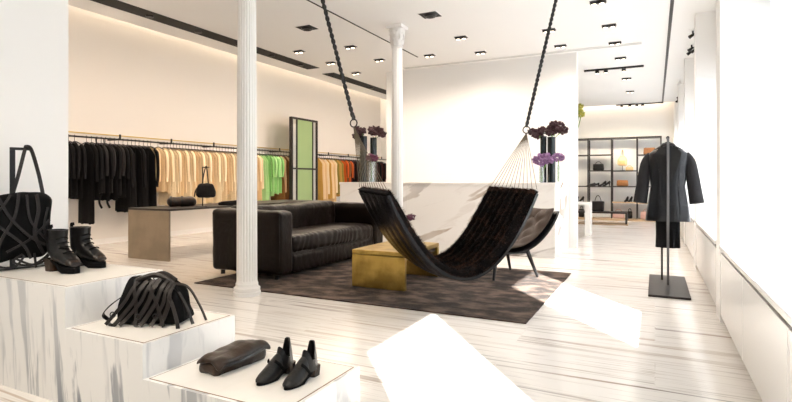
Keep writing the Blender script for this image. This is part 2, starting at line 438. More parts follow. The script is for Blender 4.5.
def bootie(name, label, loc, rz, group):
    t = thing(name, label, 'ankle boot', loc, rz, group)
    g = B(); o = sole_outline(.235, .038)
    loft(g, [[Vector((x, y, .028 * max(0, min(1, (.03 - x) / .07)))) for x, y in o], [Vector((x, y, .012 + .028 * max(0, min(1, (.03 - x) / .07)))) for x, y in o]]); obj('sole', g, 'suede', t)
    g = B(); loft(g, [[Vector((-.083 + sx * a, sy * b, z)) for sx, sy in ((1, .7), (.7, 1), (-.7, 1), (-1, .7), (-1, -.7), (-.7, -1), (.7, -1), (1, -.7))] for a, b, z in ((.026, .028, 0), (.030, .031, .048))]); obj('heel', g, 'leather_brown', t)
    # upper: foot loft
    g = B(); rings = []
    for x, zb, zt, hw in ((.117, .014, .022, .012), (.105, .012, .034, .025), (.085, .012, .046, .033), (.055, .012, .062, .038), (.025, .018, .082, .037), (0, .030, .100, .034), (-.015, .036, .108, .032)):
        rings.append([Vector((x, hw * math.cos(a) * (1 if math.sin(a) > -.2 else 1.02), zb + (zt - zb) * (max(-.25, math.sin(a)) + .25) / 1.25)) for a in [2 * PI * k / 20 for k in range(20)]])
    loft(g, rings, (True, True))
    # quarters around the ankle: open tube with a scooped rim, tall tab behind, tongue in front
    N = 32; lev = []
    for j in range(7):
        u = j / 6; ring = []
        for k in range(N):
            a = 2 * PI * k / N; ca, sa_ = math.cos(a), math.sin(a)
            back = max(0, -ca) ** 3; front = max(0, ca) ** 3
            top = .086 + .078 * max(0, min(1, (-ca - .55) / .30)) * (1 if ca < -.55 else 0) + .050 * max(0, (ca - .35) / .65) ** .8 * (1 if ca > .35 else 0)
            z = .036 + (top - .036) * u
            rx = .060 - .012 * u; ry = .034 - .004 * u
            ring.append(Vector((-.052 + rx * ca + (.022 * u * max(0, ca) * -1) + (.012 * u * u * (1 if ca < -.55 else 0)), ry * sa_, z)))
        lev.append(ring)
    inner = [[Vector((-.052 + (p.x + .052) * .88, p.y * .86, p.z - .002)) for p in r] for r in reversed(lev[2:])]
    loft(g, lev + inner, (True, True)); obj('upper', g, 'leather', t)
    g = B(); ribbon(g, smooth_pts([(.028, .020, .088), (.012, .034, .070), (-.01, .038, .04)], 5), .012, .003, Vector((.3, 1, .5))); obj('side_seam_band', g, 'suede', t); g = B(); ribbon(g, smooth_pts([(.028, -.020, .088), (.012, -.034, .070), (-.01, -.038, .04)], 5), .012, .003, Vector((.3, -1, .5))); obj('side_seam_band', g, 'suede', t)
    return t
dirang = lambda a, b: math.atan2(b[1] - a[1], b[0] - a[0])
platform_boot('platform_boot', 'black lace-up platform boot nearer the bag with straps on the top step', (-3.165, 1.895, .60 + ZS), math.radians(-2), 'black platform boots on the top step')
platform_boot('platform_boot', 'black lace-up platform boot standing behind its mate, toe toward the step edge', (-3.215, 2.075, .60 + ZS), math.radians(6), 'black platform boots on the top step')
a0, a1 = P(289, 373, .23), P(259, 384, .23)
rz = dirang(a0, a1) + .16
bootie('cutout_bootie', 'black leather low-heeled bootie beside the folded pouch on the lowest step', (a0 + a1) / 2 + Vector((0, .01, ZS)), rz, 'black booties on the lowest step')
a0, a1 = P(315, 377, .23), P(281, 387, .23)
bootie('cutout_bootie', 'black leather low-heeled bootie nearer the outer corner of the lowest step', (a0 + a1) / 2 + Vector((0.01, .01, ZS)), rz + .05, 'black booties on the lowest step')

# ================================================================== BAGS ON THE STEPS
def buckle(g, p, s, n):
    pass
# --- strappy shoulder bag on step two
bc = P(156, 321, .39)
t = thing('strappy_bag', 'black suede bag wrapped in leather straps slumped on the middle step', 'bag', (bc.x, bc.y, .39 + ZS), math.radians(22))
def bagfn(p, n):
    u = p.z / .22
    q = Vector((p.x * (1.0 - .30 * u) + .01 * u, p.y * (1.05 - .5 * u), p.z))
    q.z += (.012 * math.sin(p.x * 22) - .02 * p.x / .2) * u
    return q + n * (.014 * nz(p, 14) if p.z > .02 else 0)
g = B(); softbox(g, -.20, .19, -.10, .10, 0, .225, .05, (16, 8, 10), bagfn); obj('body', g, 'suede', t)
def on_bag(x, z, off=.008):
    u = z / .22
    q = bagfn(Vector((x, -.10, z)), Vector((0, 0, 0)))
    return Vector((q.x, q.y - off - .008, q.z))
for k, (xa, xb, w_) in enumerate(((-.10, -.20, .018), (-.05, -.15, .022), (.01, -.12, .018), (.05, -.05, .024), (.11, -.01, .022), (.14, .05, .018), (.16, .10, .022), (-.13, -.03, .018), (-.02, .12, .016))):
    pts = [on_bag(xa, .225) + Vector((0, .03, .004)), on_bag(xa + (xb - xa) * .2, .185), on_bag(xa + (xb - xa) * .5 + .01, .12, .013), on_bag(xa + (xb - xa) * .8, .05, .012), on_bag(xb, .010) + Vector((0, -.014 - .004 * (k % 3), 0))]
    g = B(); ribbon(g, smooth_pts(pts, 6), w_, .005, Vector((0, -1, .35))); st_ = obj('strap', g, 'strap', t)
    if k in (0, 3, 5):
        p = pts[3]; g = B(); torus(g, p + Vector((0, -.008, .004)), .014, .003, 'Y', 14, 6); obj('buckle', g, 'black', st_)
# straps spilling right and a loop at left, top handle roll
for pts in ([(.10, -.04, .21), (.15, -.04, .16), (.20, -.05, .08), (.235, -.06, .004)], [(.08, -.05, .21), (.17, .0, .19), (.23, .02, .09), (.275, .01, .006)], [(.06, -.05, .2), (.13, -.09, .13), (.18, -.13, .05), (.20, -.15, .004)],
            [(-.14, -.06, .15), (-.20, -.09, .10), (-.245, -.08, .05), (-.235, -.05, .012), (-.19, -.11, .004), (-.15, -.12, .004)]):
    g = B(); ribbon(g, smooth_pts(pts, 7), .019, .005, lambda p: Vector((p.x, p.y, .12))); obj('loose_strap', g, 'strap', t)
g = B(); tube(g, smooth_pts([(-.11, -.03, .205), (-.06, -.045, .232), (0, -.02, .25), (.06, -.02, .235), (.105, -.02, .205)], 6), .014, 8); tube(g, smooth_pts([(-.03, .02, .235), (.03, .03, .25), (.10, .02, .215)], 5), .014, 8); obj('handle', g, 'strap', t)

# --- tall tote with crossed straps on a stand at far left
bs = P(14, 268.5, .60)
t = thing('bag_stand', 'dark metal bag stand at the left end of the top step', 'display stand', (bs.x, bs.y, .60 + ZS), math.radians(72))
g = B(); box(g, -.17, .19, -.05, .05, 0, .008, .002); obj('base', g, 'black', t, False)
g = B(); box(g, -.022, .006, -.008, .008, .008, .735, .002); obj('post', g, 'black', t, False)
g = B(); box(g, -.022, .09, -.008, .008, .735, .752, .002); obj('arm', g, 'black', t, False)
tb = thing('strap_backpack', 'large black backpack of crossed straps hanging at the left edge', 'bag', (bs.x, bs.y, .60 + ZS), math.radians(72))
def bfn(p, n):
    u = (p.z - .06) / .42
    q = Vector((p.x * (1 - .10 * (1 - u)), p.y, p.z))
    if p.z > .36: q.z -= .30 * max(0, p.x - .03) * (p.z - .36) / .12
    q.z += .02 * math.sin(p.x * 9) * u
    return q + n * .014 * nz(p, 9)
g = B(); softbox(g, -.30, .185, -.135, -.025, .06, .475, .05, (16, 6, 12), bfn); obj('body', g, 'suede', tb)
def bz(pts, w=.02):
    g = B(); ribbon(g, smooth_pts([(x, -.137 - .012 * math.cos(x * 8), z) for x, z in pts], 7), w * .72, .006, Vector((0, -1, 0))); return obj('strap', g, 'strap', tb)
bz([(.09, .46), (.10, .36), (.08, .22), (.13, .09)], .026); bz([(.00, .47), (-.02, .33), (-.09, .18), (-.1, .08)], .022)
bz([(.04, .46), (.06, .30), (.15, .17)], .018); bz([(-.10, .45), (-.04, .32), (.06, .20), (.15, .14)], .022)
bz([(-.20, .40), (-.10, .28), (.02, .16), (.06, .07)], .022); bz([(.15, .38), (.13, .25), (.16, .12)], .016)
bz([(-.04, .46), (-.10, .36), (-.20, .28)], .018); bz([(.16, .30), (.06, .19), (-.06, .12)], .018)
for pts in ([(.02, -.14, .10), (-.03, -.16, .06), (.05, -.16, .03), (.12, -.15, .06), (.17, -.14, .11)], [(.17, -.13, .12), (.13, -.15, .05), (.06, -.16, .035), (-.02, -.15, .08)], [(.08, -.14, .10), (.085, -.14, .04), (.09, -.13, .010)], [(-.14, -.14, .10), (-.1, -.15, .04), (-.02, -.15, .03), (.03, -.14, .09)]):
    g = B(); ribbon(g, smooth_pts(pts, 7), .013, .004, Vector((0, -1, .2))); obj('loose_strap', g, 'strap', tb)
g = B(); ribbon(g, smooth_pts([(-.02, -.08, .46), (.01, -.075, .58), (.05, -.03, .735), (.065, 0, .760), (.085, -.03, .735), (.115, -.075, .58), (.14, -.08, .43)], 8), .020, .008, lambda p: Vector((p.x - .07, -.3, p.z - .6))); obj('handle', g, 'strap', tb)

# --- folded leather pouch on the lowest step
pc = (P(212, 373, .23) + P(252, 357, .23)) / 2
t = thing('leather_pouch', 'folded brown-black leather pouch lying on the lowest step', 'pouch', (pc.x, pc.y, .23 + ZS), dirang(P(212, 373, .23), P(252, 357, .23)))
def pfn(p, n):
    q = p.copy(); q.z *= 1 + .35 * math.sin(p.x * 9 + 1.2) * .5
    q.y *= 1 + .12 * math.sin(p.x * 14)
    q.z -= .010 * abs(p.y) / .07
    return q + n * .007 * nz(p, 22) if p.z > .01 else q
g = B(); softbox(g, -.165, .165, -.075, .075, 0, .066, .028, (22, 10, 5), pfn); obj('body', g, 'leather_brown', t)
def flf(p, n):
    q = p.copy(); q.z += .0125 * math.sin(p.x * 9 + 1.2) + .004 * math.sin(p.x * 23 + p.y * 20) - 9 * max(0, abs(p.y + .005) - .03) ** 2 - .25 * max(0, abs(p.x) - .135)
    return q + n * .009 * nz(p, 17)
g = B(); softbox(g, -.168, .175, -.088, .07, .064, .082, .0085, (26, 14, 2), flf); obj('flap', g, 'leather_brown', t)
g = B(); tube(g, smooth_pts([(-.16, -.075, .05), (-.05, -.092, .046), (.08, -.088, .055), (.165, -.07, .06)], 6), .011, 8); obj('rolled_edge', g, 'leather', t)

# ================================================================== RUG
bm = B()
rx0, rx1, ry0, ry1 = -4.58, -.92, 4.17, 6.66
nx_, ny_ = 60, 40
rows = []
for j in range(ny_ + 1):
    rows.append([bm.verts.new((rx0 + (rx1 - rx0) * i / nx_ + (.006 * nz((j * .7, 3, 1)) if i in (0, nx_) else 0), ry0 + (ry1 - ry0) * j / ny_ + (.006 * nz((i * .7, 9, 1)) if j in (0, ny_) else 0), .011 + .002 * nz((i * .5, j * .5, 0)))) for i in range(nx_ + 1)])
for j in range(ny_):
    for i in range(nx_): bm.faces.new((rows[j][i], rows[j][i + 1], rows[j + 1][i + 1], rows[j + 1][i]))
ge = bmesh.ops.extrude_face_region(bm, geom=list(bm.faces))
for v in [v for v in ge['geom'] if isinstance(v, bmesh.types.BMVert)]: v.co.z = .0015
tag(obj('area_rug', bm, 'rug'), 'dark brown mottled rug under the hammock, sofa and brass table', 'rug')
RZ = .014

# ================================================================== SOFA
SX0, SX1, SY0, SY1 = -4.80, -3.76, 4.62, 7.12
t = thing('leather_sofa', 'long black leather box sofa behind the brass table', 'sofa', (SX0, SY0, RZ))
W_, L_ = SX1 - SX0, SY1 - SY0
wr = lambda amp, s: (lambda p, n: p + n * amp * nz(p, s))
g = B(); softbox(g, .02, W_ - .03, .03, L_ - .03, .06, .30, .03, (8, 20, 3), wr(.006, 6)); obj('base', g, 'leather_sofa', t)
for ya in (0, L_ - .27):
    g = B(); softbox(g, 0, W_, ya, ya + .27, .055, .79, .055, (14, 5, 10), lambda p, n: p + n * (.010 * nz(p, 5) + .004 * nz(p, 17)) + Vector((0, 0, -.012 * (p.x / W_) if p.z > .5 else 0)))
    a_ = obj('arm', g, 'leather_sofa', t)
    g = B(); tube(g, [(W_ - .02, ya + .015, .08), (W_ - .008, ya + .012, .4), (W_ - .02, ya + .015, .74)], .006, 6); obj('seam_piping', g, 'leather_sofa', a_)
def backfn(p, n):
    k = 0
    if n.x > .3 and p.z < .74: k = .018 * math.sin(p.y * 23 + 3 * nz(p, 3)) * (p.z - .4)
    return p + n * (.016 * nz(p, 4) + .006 * nz(p, 14)) + Vector((k, 0, -.02 * math.sin((p.y - .27) / (L_ - .54) * PI) if p.z > .6 else 0))
g = B(); softbox(g, .0, .34, .25, L_ - .25, .07, .82, .08, (8, 44, 14), backfn); obj('backrest', g, 'leather_sofa', t)
def seatfn(p, n):
    k = n * .008 * nz(p, 5)
    if n.x > .5: k = k + n * (.006 * math.sin(p.y * 62 + 9 * nz(p, 2)) * (.6 + .6 * nz(p, 4)))
    if n.z > .5: k = k + Vector((0, 0, .012 * math.sin((p.x - .3) * 4) + .003 * math.sin(p.y * 62 + 9 * nz(p, 2)) * (p.x - .4)))
    return p + k
g = B(); softbox(g, .30, W_ - .015, .275, L_ - .275, .26, .475, .07, (10, 90, 5), seatfn); obj('seat_cushion', g, 'leather_sofa', t)
g = B(); softbox(g, .32, W_ - .02, .272, L_ - .272, .05, .262, .03, (4, 60, 4), lambda p, n: p + n * (.004 * math.sin(p.y * 66 + 9 * nz(p, 2)) if n.x > .5 else 0)); obj('front_skirt', g, 'leather_sofa', t)
for x in (.10, W_ - .12):
    for y in (.10, L_ - .10):
        g = B(); cyl(g, (x, y), .028, 0, .062, 12); obj('foot', g, 'black', t)

# ================================================================== BRASS TABLE
bl, br_ = P(349, 287, RZ), P(407, 290.5, RZ)
TX0, TX1, TY0, TY1 = bl.x, br_.x, (bl.y + br_.y) / 2, (bl.y + br_.y) / 2 + .95
t = thing('brass_table', 'low brass waterfall coffee table on the rug in front of the sofa', 'coffee table', (TX0, TY0, RZ))
w, l = TX1 - TX0, TY1 - TY0
g = B(); box(g, 0, w, 0, .05, 0, .345, .006); obj('leg_slab', g, 'brass', t, False)
g = B(); box(g, 0, w, l - .05, l, 0, .345, .006); obj('leg_slab', g, 'brass', t, False)
g = B(); box(g, 0, w, 0, l, .346, .395, .008); obj('table_top', g, 'brass', t, False)
g = B(); box(g, .03, w - .03, .055, l - .055, .30, .344); obj('under_frame', g, 'iron', t, False)
ttz = RZ + .395
# bud vase with a plum flower on the table
def flower(g, c, r, n, s=.28, seed=0):
    rr = random.Random(seed)
    for k in range(n):
        d = Vector((rr.gauss(0, 1), rr.gauss(0, 1), rr.gauss(0, 1))).normalized() * r * (.55 + .45 * rr.random())
        d.z *= .8
        mtx = Matrix.Translation(Vector(c) + d) @ Matrix.Rotation(rr.random() * 6, 4, Vector((rr.random(), rr.random(), 1))) @ Matrix.Diagonal((1, 1, .45, 1))
        bmesh.ops.create_icosphere(g, subdivisions=1, radius=r * s, matrix=mtx)
    return g
vb = P(396, 248, ttz)
t = thing('bud_vase', 'small clear glass vase on the brass table holding one plum flower', 'vase', (vb.x, vb.y, ttz))
def vase_glass(g, r, h, th=.004, seg=20):
    return lathe(g, [(r, 0), (r, h), (r - th, h), (r - th, .012)], seg)
g = B(); vase_glass(g, .035, .13); obj('glass_body', g, 'glass', t)
g = B(); tube(g, smooth_pts([(.0, 0, .02), (.01, 0, .13), (.08, .04, .26), (.12, .06, .31)], 6), .004, 6); obj('stem', g, 'stem', t)
g = B(); flower(g, (.145, .072, .335), .048, 60, .3, 3); obj('blossom', g, 'flower_plum', t)

# ================================================================== HAMMOCK
Rv, Fv = Vector((CA, SA, 0)), Vector((-SA, CA, 0))
hd = (.94 * Rv + .342 * Fv); hw_ = (-.342 * Rv + .94 * Fv)
HM = Rv * .6085 + Fv * 4.45
CH, HW = 1.433, .85
t = thing('fur_hammock', 'black fur hammock hanging on two black ropes above the rug', 'hammock', (HM.x, HM.y, 0))
def hs(u, v):
    """u -1..1 along, v 0 near .. 1 far"""
    z = .309 + .743 * abs(u) ** 2.05 + .02 * v - .035 * math.sin(PI * v) * (1 - u * u)
    x = u * CH / 2
    return hd * x + hw_ * (v * HW) + Vector((0, 0, z))
def hn(u, v):
    e = .01
    a = hs(u + e, v) - hs(u - e, v); b = hs(u, v + e) - hs(u, v - e)
    n = a.cross(b).normalized()
    return n if n.z > 0 or (abs(n.z) < .3 and n.dot(hd) * u < 0) else -n
def sheet(g, f, nu, nv):
    top = [[g.verts.new(f(i / nu * 2 - 1, j / nv, 1)) for j in range(nv + 1)] for i in range(nu + 1)]
    bot = [[g.verts.new(f(i / nu * 2 - 1, j / nv, 0)) for j in range(nv + 1)] for i in range(nu + 1)]
    for i in range(nu):
        for j in range(nv):
            g.faces.new((top[i][j], top[i + 1][j], top[i + 1][j + 1], top[i][j + 1])); g.faces.new((bot[i][j], bot[i][j + 1], bot[i + 1][j + 1], bot[i + 1][j]))
    for i in range(nu):
        for j in (0, nv): g.faces.new((top[i][j], bot[i][j], bot[i + 1][j], top[i + 1][j]))
    for j in range(nv):
        for i in (0, nu): g.faces.new((top[i][j], top[i][j + 1], bot[i][j + 1], bot[i][j]))
    return g
g = B(); sheet(g, lambda u, v, s: hs(u * .985, v) + hn(u, v) * (.006 if s else -.020 - .006 * abs(math.sin(v * PI * 5))), 60, 40); obj('leather_sling', g, 'patent', t)
NST = 8
def ridge(v): return abs(math.sin(v * PI * NST)) ** .55
def furf(u, v, s):
    vv = .02 + .96 * v
    return hs(u, vv) + hn(u, vv) * ((.006 + .062 * ridge(v) * (1 - abs(u) ** 14 * .6) + .010 * nz((u * 30, v * 40, 0))) if s else (.008 - .03 * abs(u) ** 20))
g = B(); sheet(g, furf, 90, 110); obj('fur_panel', g, 'fur', t)
g = B(); rr = random.Random(5)
for k in range(34000):
    u = rr.uniform(-1, 1); v = rr.random(); p = furf(u, v, 1); n = hn(u, .02 + .96 * v)
    if k % 8 == 0: u = rr.choice((-1, 1)) * rr.uniform(.97, 1.0); p = furf(u, v, 1); n = (n + hd * (1 if u > 0 else -1) * 1.2 + Vector((0, 0, .8))).normalized()
    if k % 8 == 1: v = rr.choice((0, 1)) * 1.0; p = furf(u, v, rr.random()); n = (n + hw_ * (1 if v else -1)).normalized()
    d = (n + Vector((rr.gauss(0, .45), rr.gauss(0, .45), rr.gauss(0, .45) - .25))).normalized() * rr.uniform(.012, .03)
    s = d.cross(Vector((rr.gauss(0, 1), rr.gauss(0, 1), rr.gauss(0, 1)))).normalized() * .0016
    a, b, c = g.verts.new(p - s), g.verts.new(p + s), g.verts.new(p + d)
    g.faces.new((a, b, c))
o = obj('fur_pile', g, 'fur_tip', t, False); o['kind'] = 'stuff'
for sgn in (-1, 1):
    endc = hs(sgn, .5)
    ring = endc + hd * (sgn * (.17 if sgn < 0 else .165)) + Vector((0, 0, .585))
    g = B(); tube(g, [hs(sgn * .992, v) for v in (.02, .25, .5, .75, .98)], .006, 8); obj('spreader_bar', g, 'rope', t)
    for k in range(12):
        v = .02 + .96 * k / 11
        g = B(); tube(g, [hs(sgn, v) + Vector((0, 0, .012)), ring + Vector((0, 0, -.03))], .0028, 5); obj('cord', g, 'cord', t)
    g = B(); torus(g, ring, .034, .006, 'Y', 20, 8); obj('ring', g, 'iron', t)
    top = Vector((ring.x, ring.y, CZ)) + hd * (sgn * .44)
    a = ring + Vector((0, 0, .03)) + (top - ring).normalized() * .0
    ax_ = (top - a); Ln = ax_.length; ax_.normalize(); n1 = ax_.cross(hw_).normalized(); n2 = ax_.cross(n1)
    g = B()
    for ph in (0, PI):
        pts = []
        for i in range(150):
            s = i / 149; w_ = ph + s * Ln * 2 * PI / .10
            pts.append(a + ax_ * (s * Ln * .995) + (n1 * math.cos(w_) + n2 * math.sin(w_)) * .009)
        tube(g, pts, .0105, 6)
    ro = obj('rope', g, 'rope', t)
    g = B(); torus(g, a + Vector((0, 0, .02)), .02, .006, 'X', 16, 8); obj('shackle', g, 'iron', t)
    g = B(); cyl(g, (top.x, top.y), .045, CZ - .018, CZ, 20); obj('ceiling_plate', g, 'iron', t)

# ================================================================== LOUNGE CHAIR
f_ = Vector((-.65, -.76, 0)).normalized()
ang_l = math.atan2(f_.y, f_.x)
lc = Vector((-1.62, 6.16, RZ))
t = thing('lounge_chair', 'curved lounge chair with tufted brown seat and dark legs behind the hammock', 'chair', lc, ang_l)
prof = smooth_pts([(.46, 0, .375), (.36, 0, .345), (.20, 0, .315), (0, 0, .315), (-.18, 0, .375), (-.34, 0, .49), (-.47, 0, .63), (-.56, 0, .765)], 7)
NPf = len(prof) - 1
def lp(i):
    p = prof[i]; tg = (prof[min(i + 1, NPf)] - prof[max(i - 1, 0)]).normalized(); n = Vector((tg.z, 0, -tg.x))
    if n.z < 0 and abs(n.z) > .02: n = -n
    return p, n
def shell(off0, off1, hw, nv, tuft=0):
    g = B(); rows0, rows1 = [], []
    for i in range(NPf + 1):
        p, n = lp(i); u = i / NPf
        ww = hw * (1 - .10 * abs(2 * u - 1) ** 3)
        r0, r1 = [], []
        for j in range(nv + 1):
            v = j / nv * 2 - 1
            e = (1 - abs(v) ** 6) * (1 - abs(2 * u - 1) ** 10)
            tf = 0
            if tuft:
                a_ = (u * 9) ; b_ = (v * 2.5)
                tf = tuft * (abs(math.sin((a_ + b_) * PI / 1.0 * .5)) * abs(math.sin((a_ - b_) * PI * .5)) - .5)
            curl = .035 * v ** 2
            r0.append(g.verts.new(p + n * (off0 + curl) + Vector((0, v * ww, 0))))
            r1.append(g.verts.new(p + n * (off0 + curl + (off1 - off0) * (.25 + .75 * e) + tf * e) + Vector((0, v * ww, 0))))
        rows0.append(r0); rows1.append(r1)
    for i in range(NPf):
        for j in range(nv):
            g.faces.new((rows0[i][j], rows0[i + 1][j], rows0[i + 1][j + 1], rows0[i][j + 1])); g.faces.new((rows1[i][j], rows1[i][j + 1], rows1[i + 1][j + 1], rows1[i + 1][j]))
        for j in (0, nv): g.faces.new((rows0[i][j], rows1[i][j], rows1[i + 1][j], rows0[i + 1][j]))
    for j in range(nv):
        for i in (0, NPf): g.faces.new((rows0[i][j], rows0[i][j + 1], rows1[i][j + 1], rows1[i][j]))
    return g
obj('shell', shell(-.045, .022, .345, 12), 'patent', t)
obj('tufted_upholstery', shell(.020, .085, .315, 48, .034), 'tuft', t)
bt = B()
for a_ in range(1, 9):
    for b_ in range(-2, 3):
        if (a_ + b_) % 2: continue
        i = min(NPf, int(a_ / 9 * NPf)); p, n = lp(i)
        bmesh.ops.create_uvsphere(bt, u_segments=8, v_segments=5, radius=.011, matrix=Matrix.Translation(p + n * .068 + Vector((0, b_ / 2.5 * .30, 0))))
obj('tufting_button', bt, 'tuft', t)
for sx, sy, tx, ty in ((.24, .20, .33, .27), (.24, -.20, .33, -.27), (-.16, .20, -.28, .27), (-.16, -.20, -.28, -.27)):
    zt = .31 if sx > 0 else .36
    g = B(); tube(g, [(tx, ty, 0), (sx, sy, zt)], [.015, .028], 10); obj('leg', g, 'black', t)
g = B(); box(g, -.17, .25, -.21, -.18, .275, .30); box(g, -.17, .25, .18, .21, .275, .30); obj('under_rail', g, 'black', t, False)

# ================================================================== MARBLE COUNTER + VASES
CX0, CX1, CY0, CY1, CTZ = -5.02, -1.31, 7.84, 9.195, 1.11
t = thing('marble_counter', 'long veined white marble counter in front of the central white wall', 'counter', (CX0, CY0, 0))
g = B(); box(g, .01, CX1 - CX0 - .012, .012, CY1 - CY0, 0, CTZ - .041); obj('core', g, 'white', t, False)
seams = [0, 1.33, CX1 - CX0]
for a, b in zip(seams, seams[1:]):
    g = B(); box(g, a + .002, b - .002, 0, .012, 0, CTZ - .041); obj('front_slab', g, 'counter', t, False)
g = B(); box(g, CX1 - CX0 - .012, CX1 - CX0, .013, CY1 - CY0, 0, CTZ - .041); obj('side_slab', g, 'counter', t, False)
g = B(); box(g, -.01, CX1 - CX0 + .01, -.01, CY1 - CY0, CTZ - .04, CTZ, .003); obj('top_slab', g, 'counter', t, False)
def tall_vase(label, px, Y, r, h, blossoms, group, fm='flower_dark'):
    p = PY(px, Y, CTZ)
    t = thing('tall_vase', label, 'vase', p, 0, group)
    g = B(); vase_glass(g, r, h, .006, 24); obj('vase_body', g, 'dark_glass', t)
    for k, (dx, dz, rr_) in enumerate(blossoms):
        g = B(); tube(g, smooth_pts([(0, 0, h - .25), (dx * .3, 0, h - .02), (dx * .9, 0, dz - rr_ * .4)], 5), .006, 6); s = obj('stem', g, 'stem', t)
        g = B(); flower(g, (dx, -.02 * (k % 2), dz), rr_, 90, .26, k + int(px)); obj('blossom', g, fm, t)
    return t
def glass_vase(label, px, Y, r, h, blossoms, fm):
    p = PY(px, Y, CTZ)
    t = thing('glass_vase', label, 'vase', p)
    g = B(); vase_glass(g, r, h, .005, 24); obj('vase_body', g, 'glass', t)
    for k, (dx, dy, dz, rr_) in enumerate(blossoms):
        g = B(); tube(g, smooth_pts([(dx * .1, 0, .02), (dx * .25, 0, h * .7), (dx * .9, dy, dz - rr_ * .4)], 5), .007, 6); obj('stem', g, 'stem', t)
        g = B(); flower(g, (dx, dy, dz), rr_, 90, .26, k + int(px)); obj('blossom', g, fm, t)
    return t
tall_vase('tall black cylinder vase with drooping dark flowers, left on the counter behind the sofa', 363.5, 8.25, .065, .84, [(-.12, .86, .10), (-.02, .93, .09), (-.13, .98, .07)], 'black vases with dark flowers')
tall_vase('tall black cylinder vase with dark flowers behind the left hammock ring, nearer the column', 373.5, 8.4, .062, .82, [(-.02, .95, .10), (.10, .93, .11), (.18, .88, .08)], 'black vases with dark flowers')
glass_vase('clear glass vase of pinkish flowers in front of the left black vases', 371.5, 8.02, .075, .36, [(-.03, 0, .44, .08), (.05, .02, .43, .07)], 'flower_plum')
tall_vase('tall black cylinder vase with dark flowers just right of the hammock strings', 543.5, 8.28, .050, .72, [(-.09, .76, .10), (-.17, .80, .07), (-.02, .83, .06)], 'black vases with dark flowers')
tall_vase('tall black cylinder vase with dark flowers at the right end of the counter', 551.5, 8.22, .062, .70, [(.00, .80, .10), (.10, .86, .10), (.17, .80, .08), (.04, .89, .07)], 'black vases with dark flowers')
glass_vase('slim clear vase of purple hydrangeas at the right end of the counter', 541.5, 7.90, .040, .24, [(-.01, -.02, .34, .115), (.10, -.02, .36, .10)], 'flower_purple')
p = PY(559, 8.0, CTZ)
glass_vase('small clear vase with one purple hydrangea beyond the last black vase', 558.5, 7.95, .028, .26, [(.0, -.02, .37, .085)], 'flower_purple')

# ================================================================== BENCH TABLE WITH BAGS (left)
bx0, bx1, by0, by1, bz1 = -6.98, -6.12, 5.12, 8.7, .74
t = thing('display_bench', 'long bronze metal display table behind the sofa under the clothes rail', 'display table', (bx0, by0, 0))
w, l = bx1 - bx0, by1 - by0
g = B(); box(g, 0, w, 0, .03, 0, bz1 - .031, .003); obj('end_panel', g, 'bronze', t, False)
g = B(); box(g, 0, w, l - .03, l, 0, bz1 - .031, .003); obj('end_panel', g, 'bronze', t, False)
g = B(); box(g, 0, w, 0, l, bz1 - .03, bz1, .003); obj('table_top', g, 'iron', t, False)
def at_bench(px, py): return P(px, py, bz1)
p = at_bench(182, 206.5)
t = thing('rolled_bag', 'rolled brown leather bag lying on the bronze table', 'bag', (p.x, p.y, bz1), math.radians(50))
g = B(); softbox(g, -.21, .21, -.095, .095, 0, .15, .07, (10, 6, 6), lambda p, n: p + n * .012 * nz(p, 12)); obj('body', g, 'leather_brown', t)
for x in (-.16, 0): 
    g = B(); pts = [(x, .103 * math.cos(a), .078 + .083 * math.sin(a)) for a in [k * 2 * PI / 16 for k in range(17)]]; ribbon(g, pts, .03, .006, lambda q: Vector((0, q.y, q.z - .075))); obj('strap', g, 'leather', t)
p = at_bench(203, 206.5)
t = thing('hook_stand', 'slim black hook stand on the bronze table holding a small bag', 'display stand', (p.x, p.y, bz1), math.radians(27))
g = B(); box(g, -.09, .09, -.07, .07, 0, .008, .002); obj('base', g, 'black', t, False)
g = B(); box(g, -.012, .003, -.007, .007, .008, .60, .002); obj('post', g, 'black', t, False)
g = B(); box(g, -.012, .10, -.007, .007, .60, .615, .002); obj('arm', g, 'black', t, False)
tb = thing('hanging_handbag', 'small dark slouchy handbag hanging from the slim stand before cream clothes', 'bag', (p.x, p.y, bz1), math.radians(27))
g = B(); softbox(g, -.06, .20, -.12, -.02, .14, .36, .045, (8, 5, 8), lambda q, n: Vector((.06 + (q.x - .06) * (1.12 - .55 * max(0, (q.z - .14) / .22 - .45)), q.y, q.z)) + n * .012 * nz(q, 12)); obj('body', g, 'cloth_char', tb)
g = B(); ribbon(g, smooth_pts([(.01, -.05, .345), (.02, -.045, .45), (.04, -.01, .60), (.05, 0, .622), (.065, -.02, .60), (.09, -.045, .45), (.10, -.05, .345)], 6), .016, .006, Vector((0, -1, .2))); obj('handle', g, 'strap', tb)
g = B(); ribbon(g, smooth_pts([(-.03, -.06, .33), (-.09, -.06, .25), (-.11, -.06, .15)], 5), .02, .006, Vector((0, -1, .2))); obj('side_strap', g, 'strap', tb)
p = at_bench(234, 205)
t = thing('flat_clutch', 'flat black clutch lying on the bronze table behind the sofa arm', 'bag', (p.x, p.y, bz1), math.radians(40))
g = B(); softbox(g, -.24, .24, -.13, .13, 0, .09, .03, (10, 6, 4), lambda q, n: Vector((q.x, q.y, q.z * (.55 + .45 * (q.x + .24) / .48))) + n * .006 * nz(q, 12)); obj('body', g, 'leather', t)
g = B(); softbox(g, -.20, .245, -.135, .02, .065, .100, .012, (10, 6, 2), lambda q, n: Vector((q.x, q.y, q.z * (.6 + .4 * (q.x + .24) / .48)))); obj('flap', g, 'leather', t)

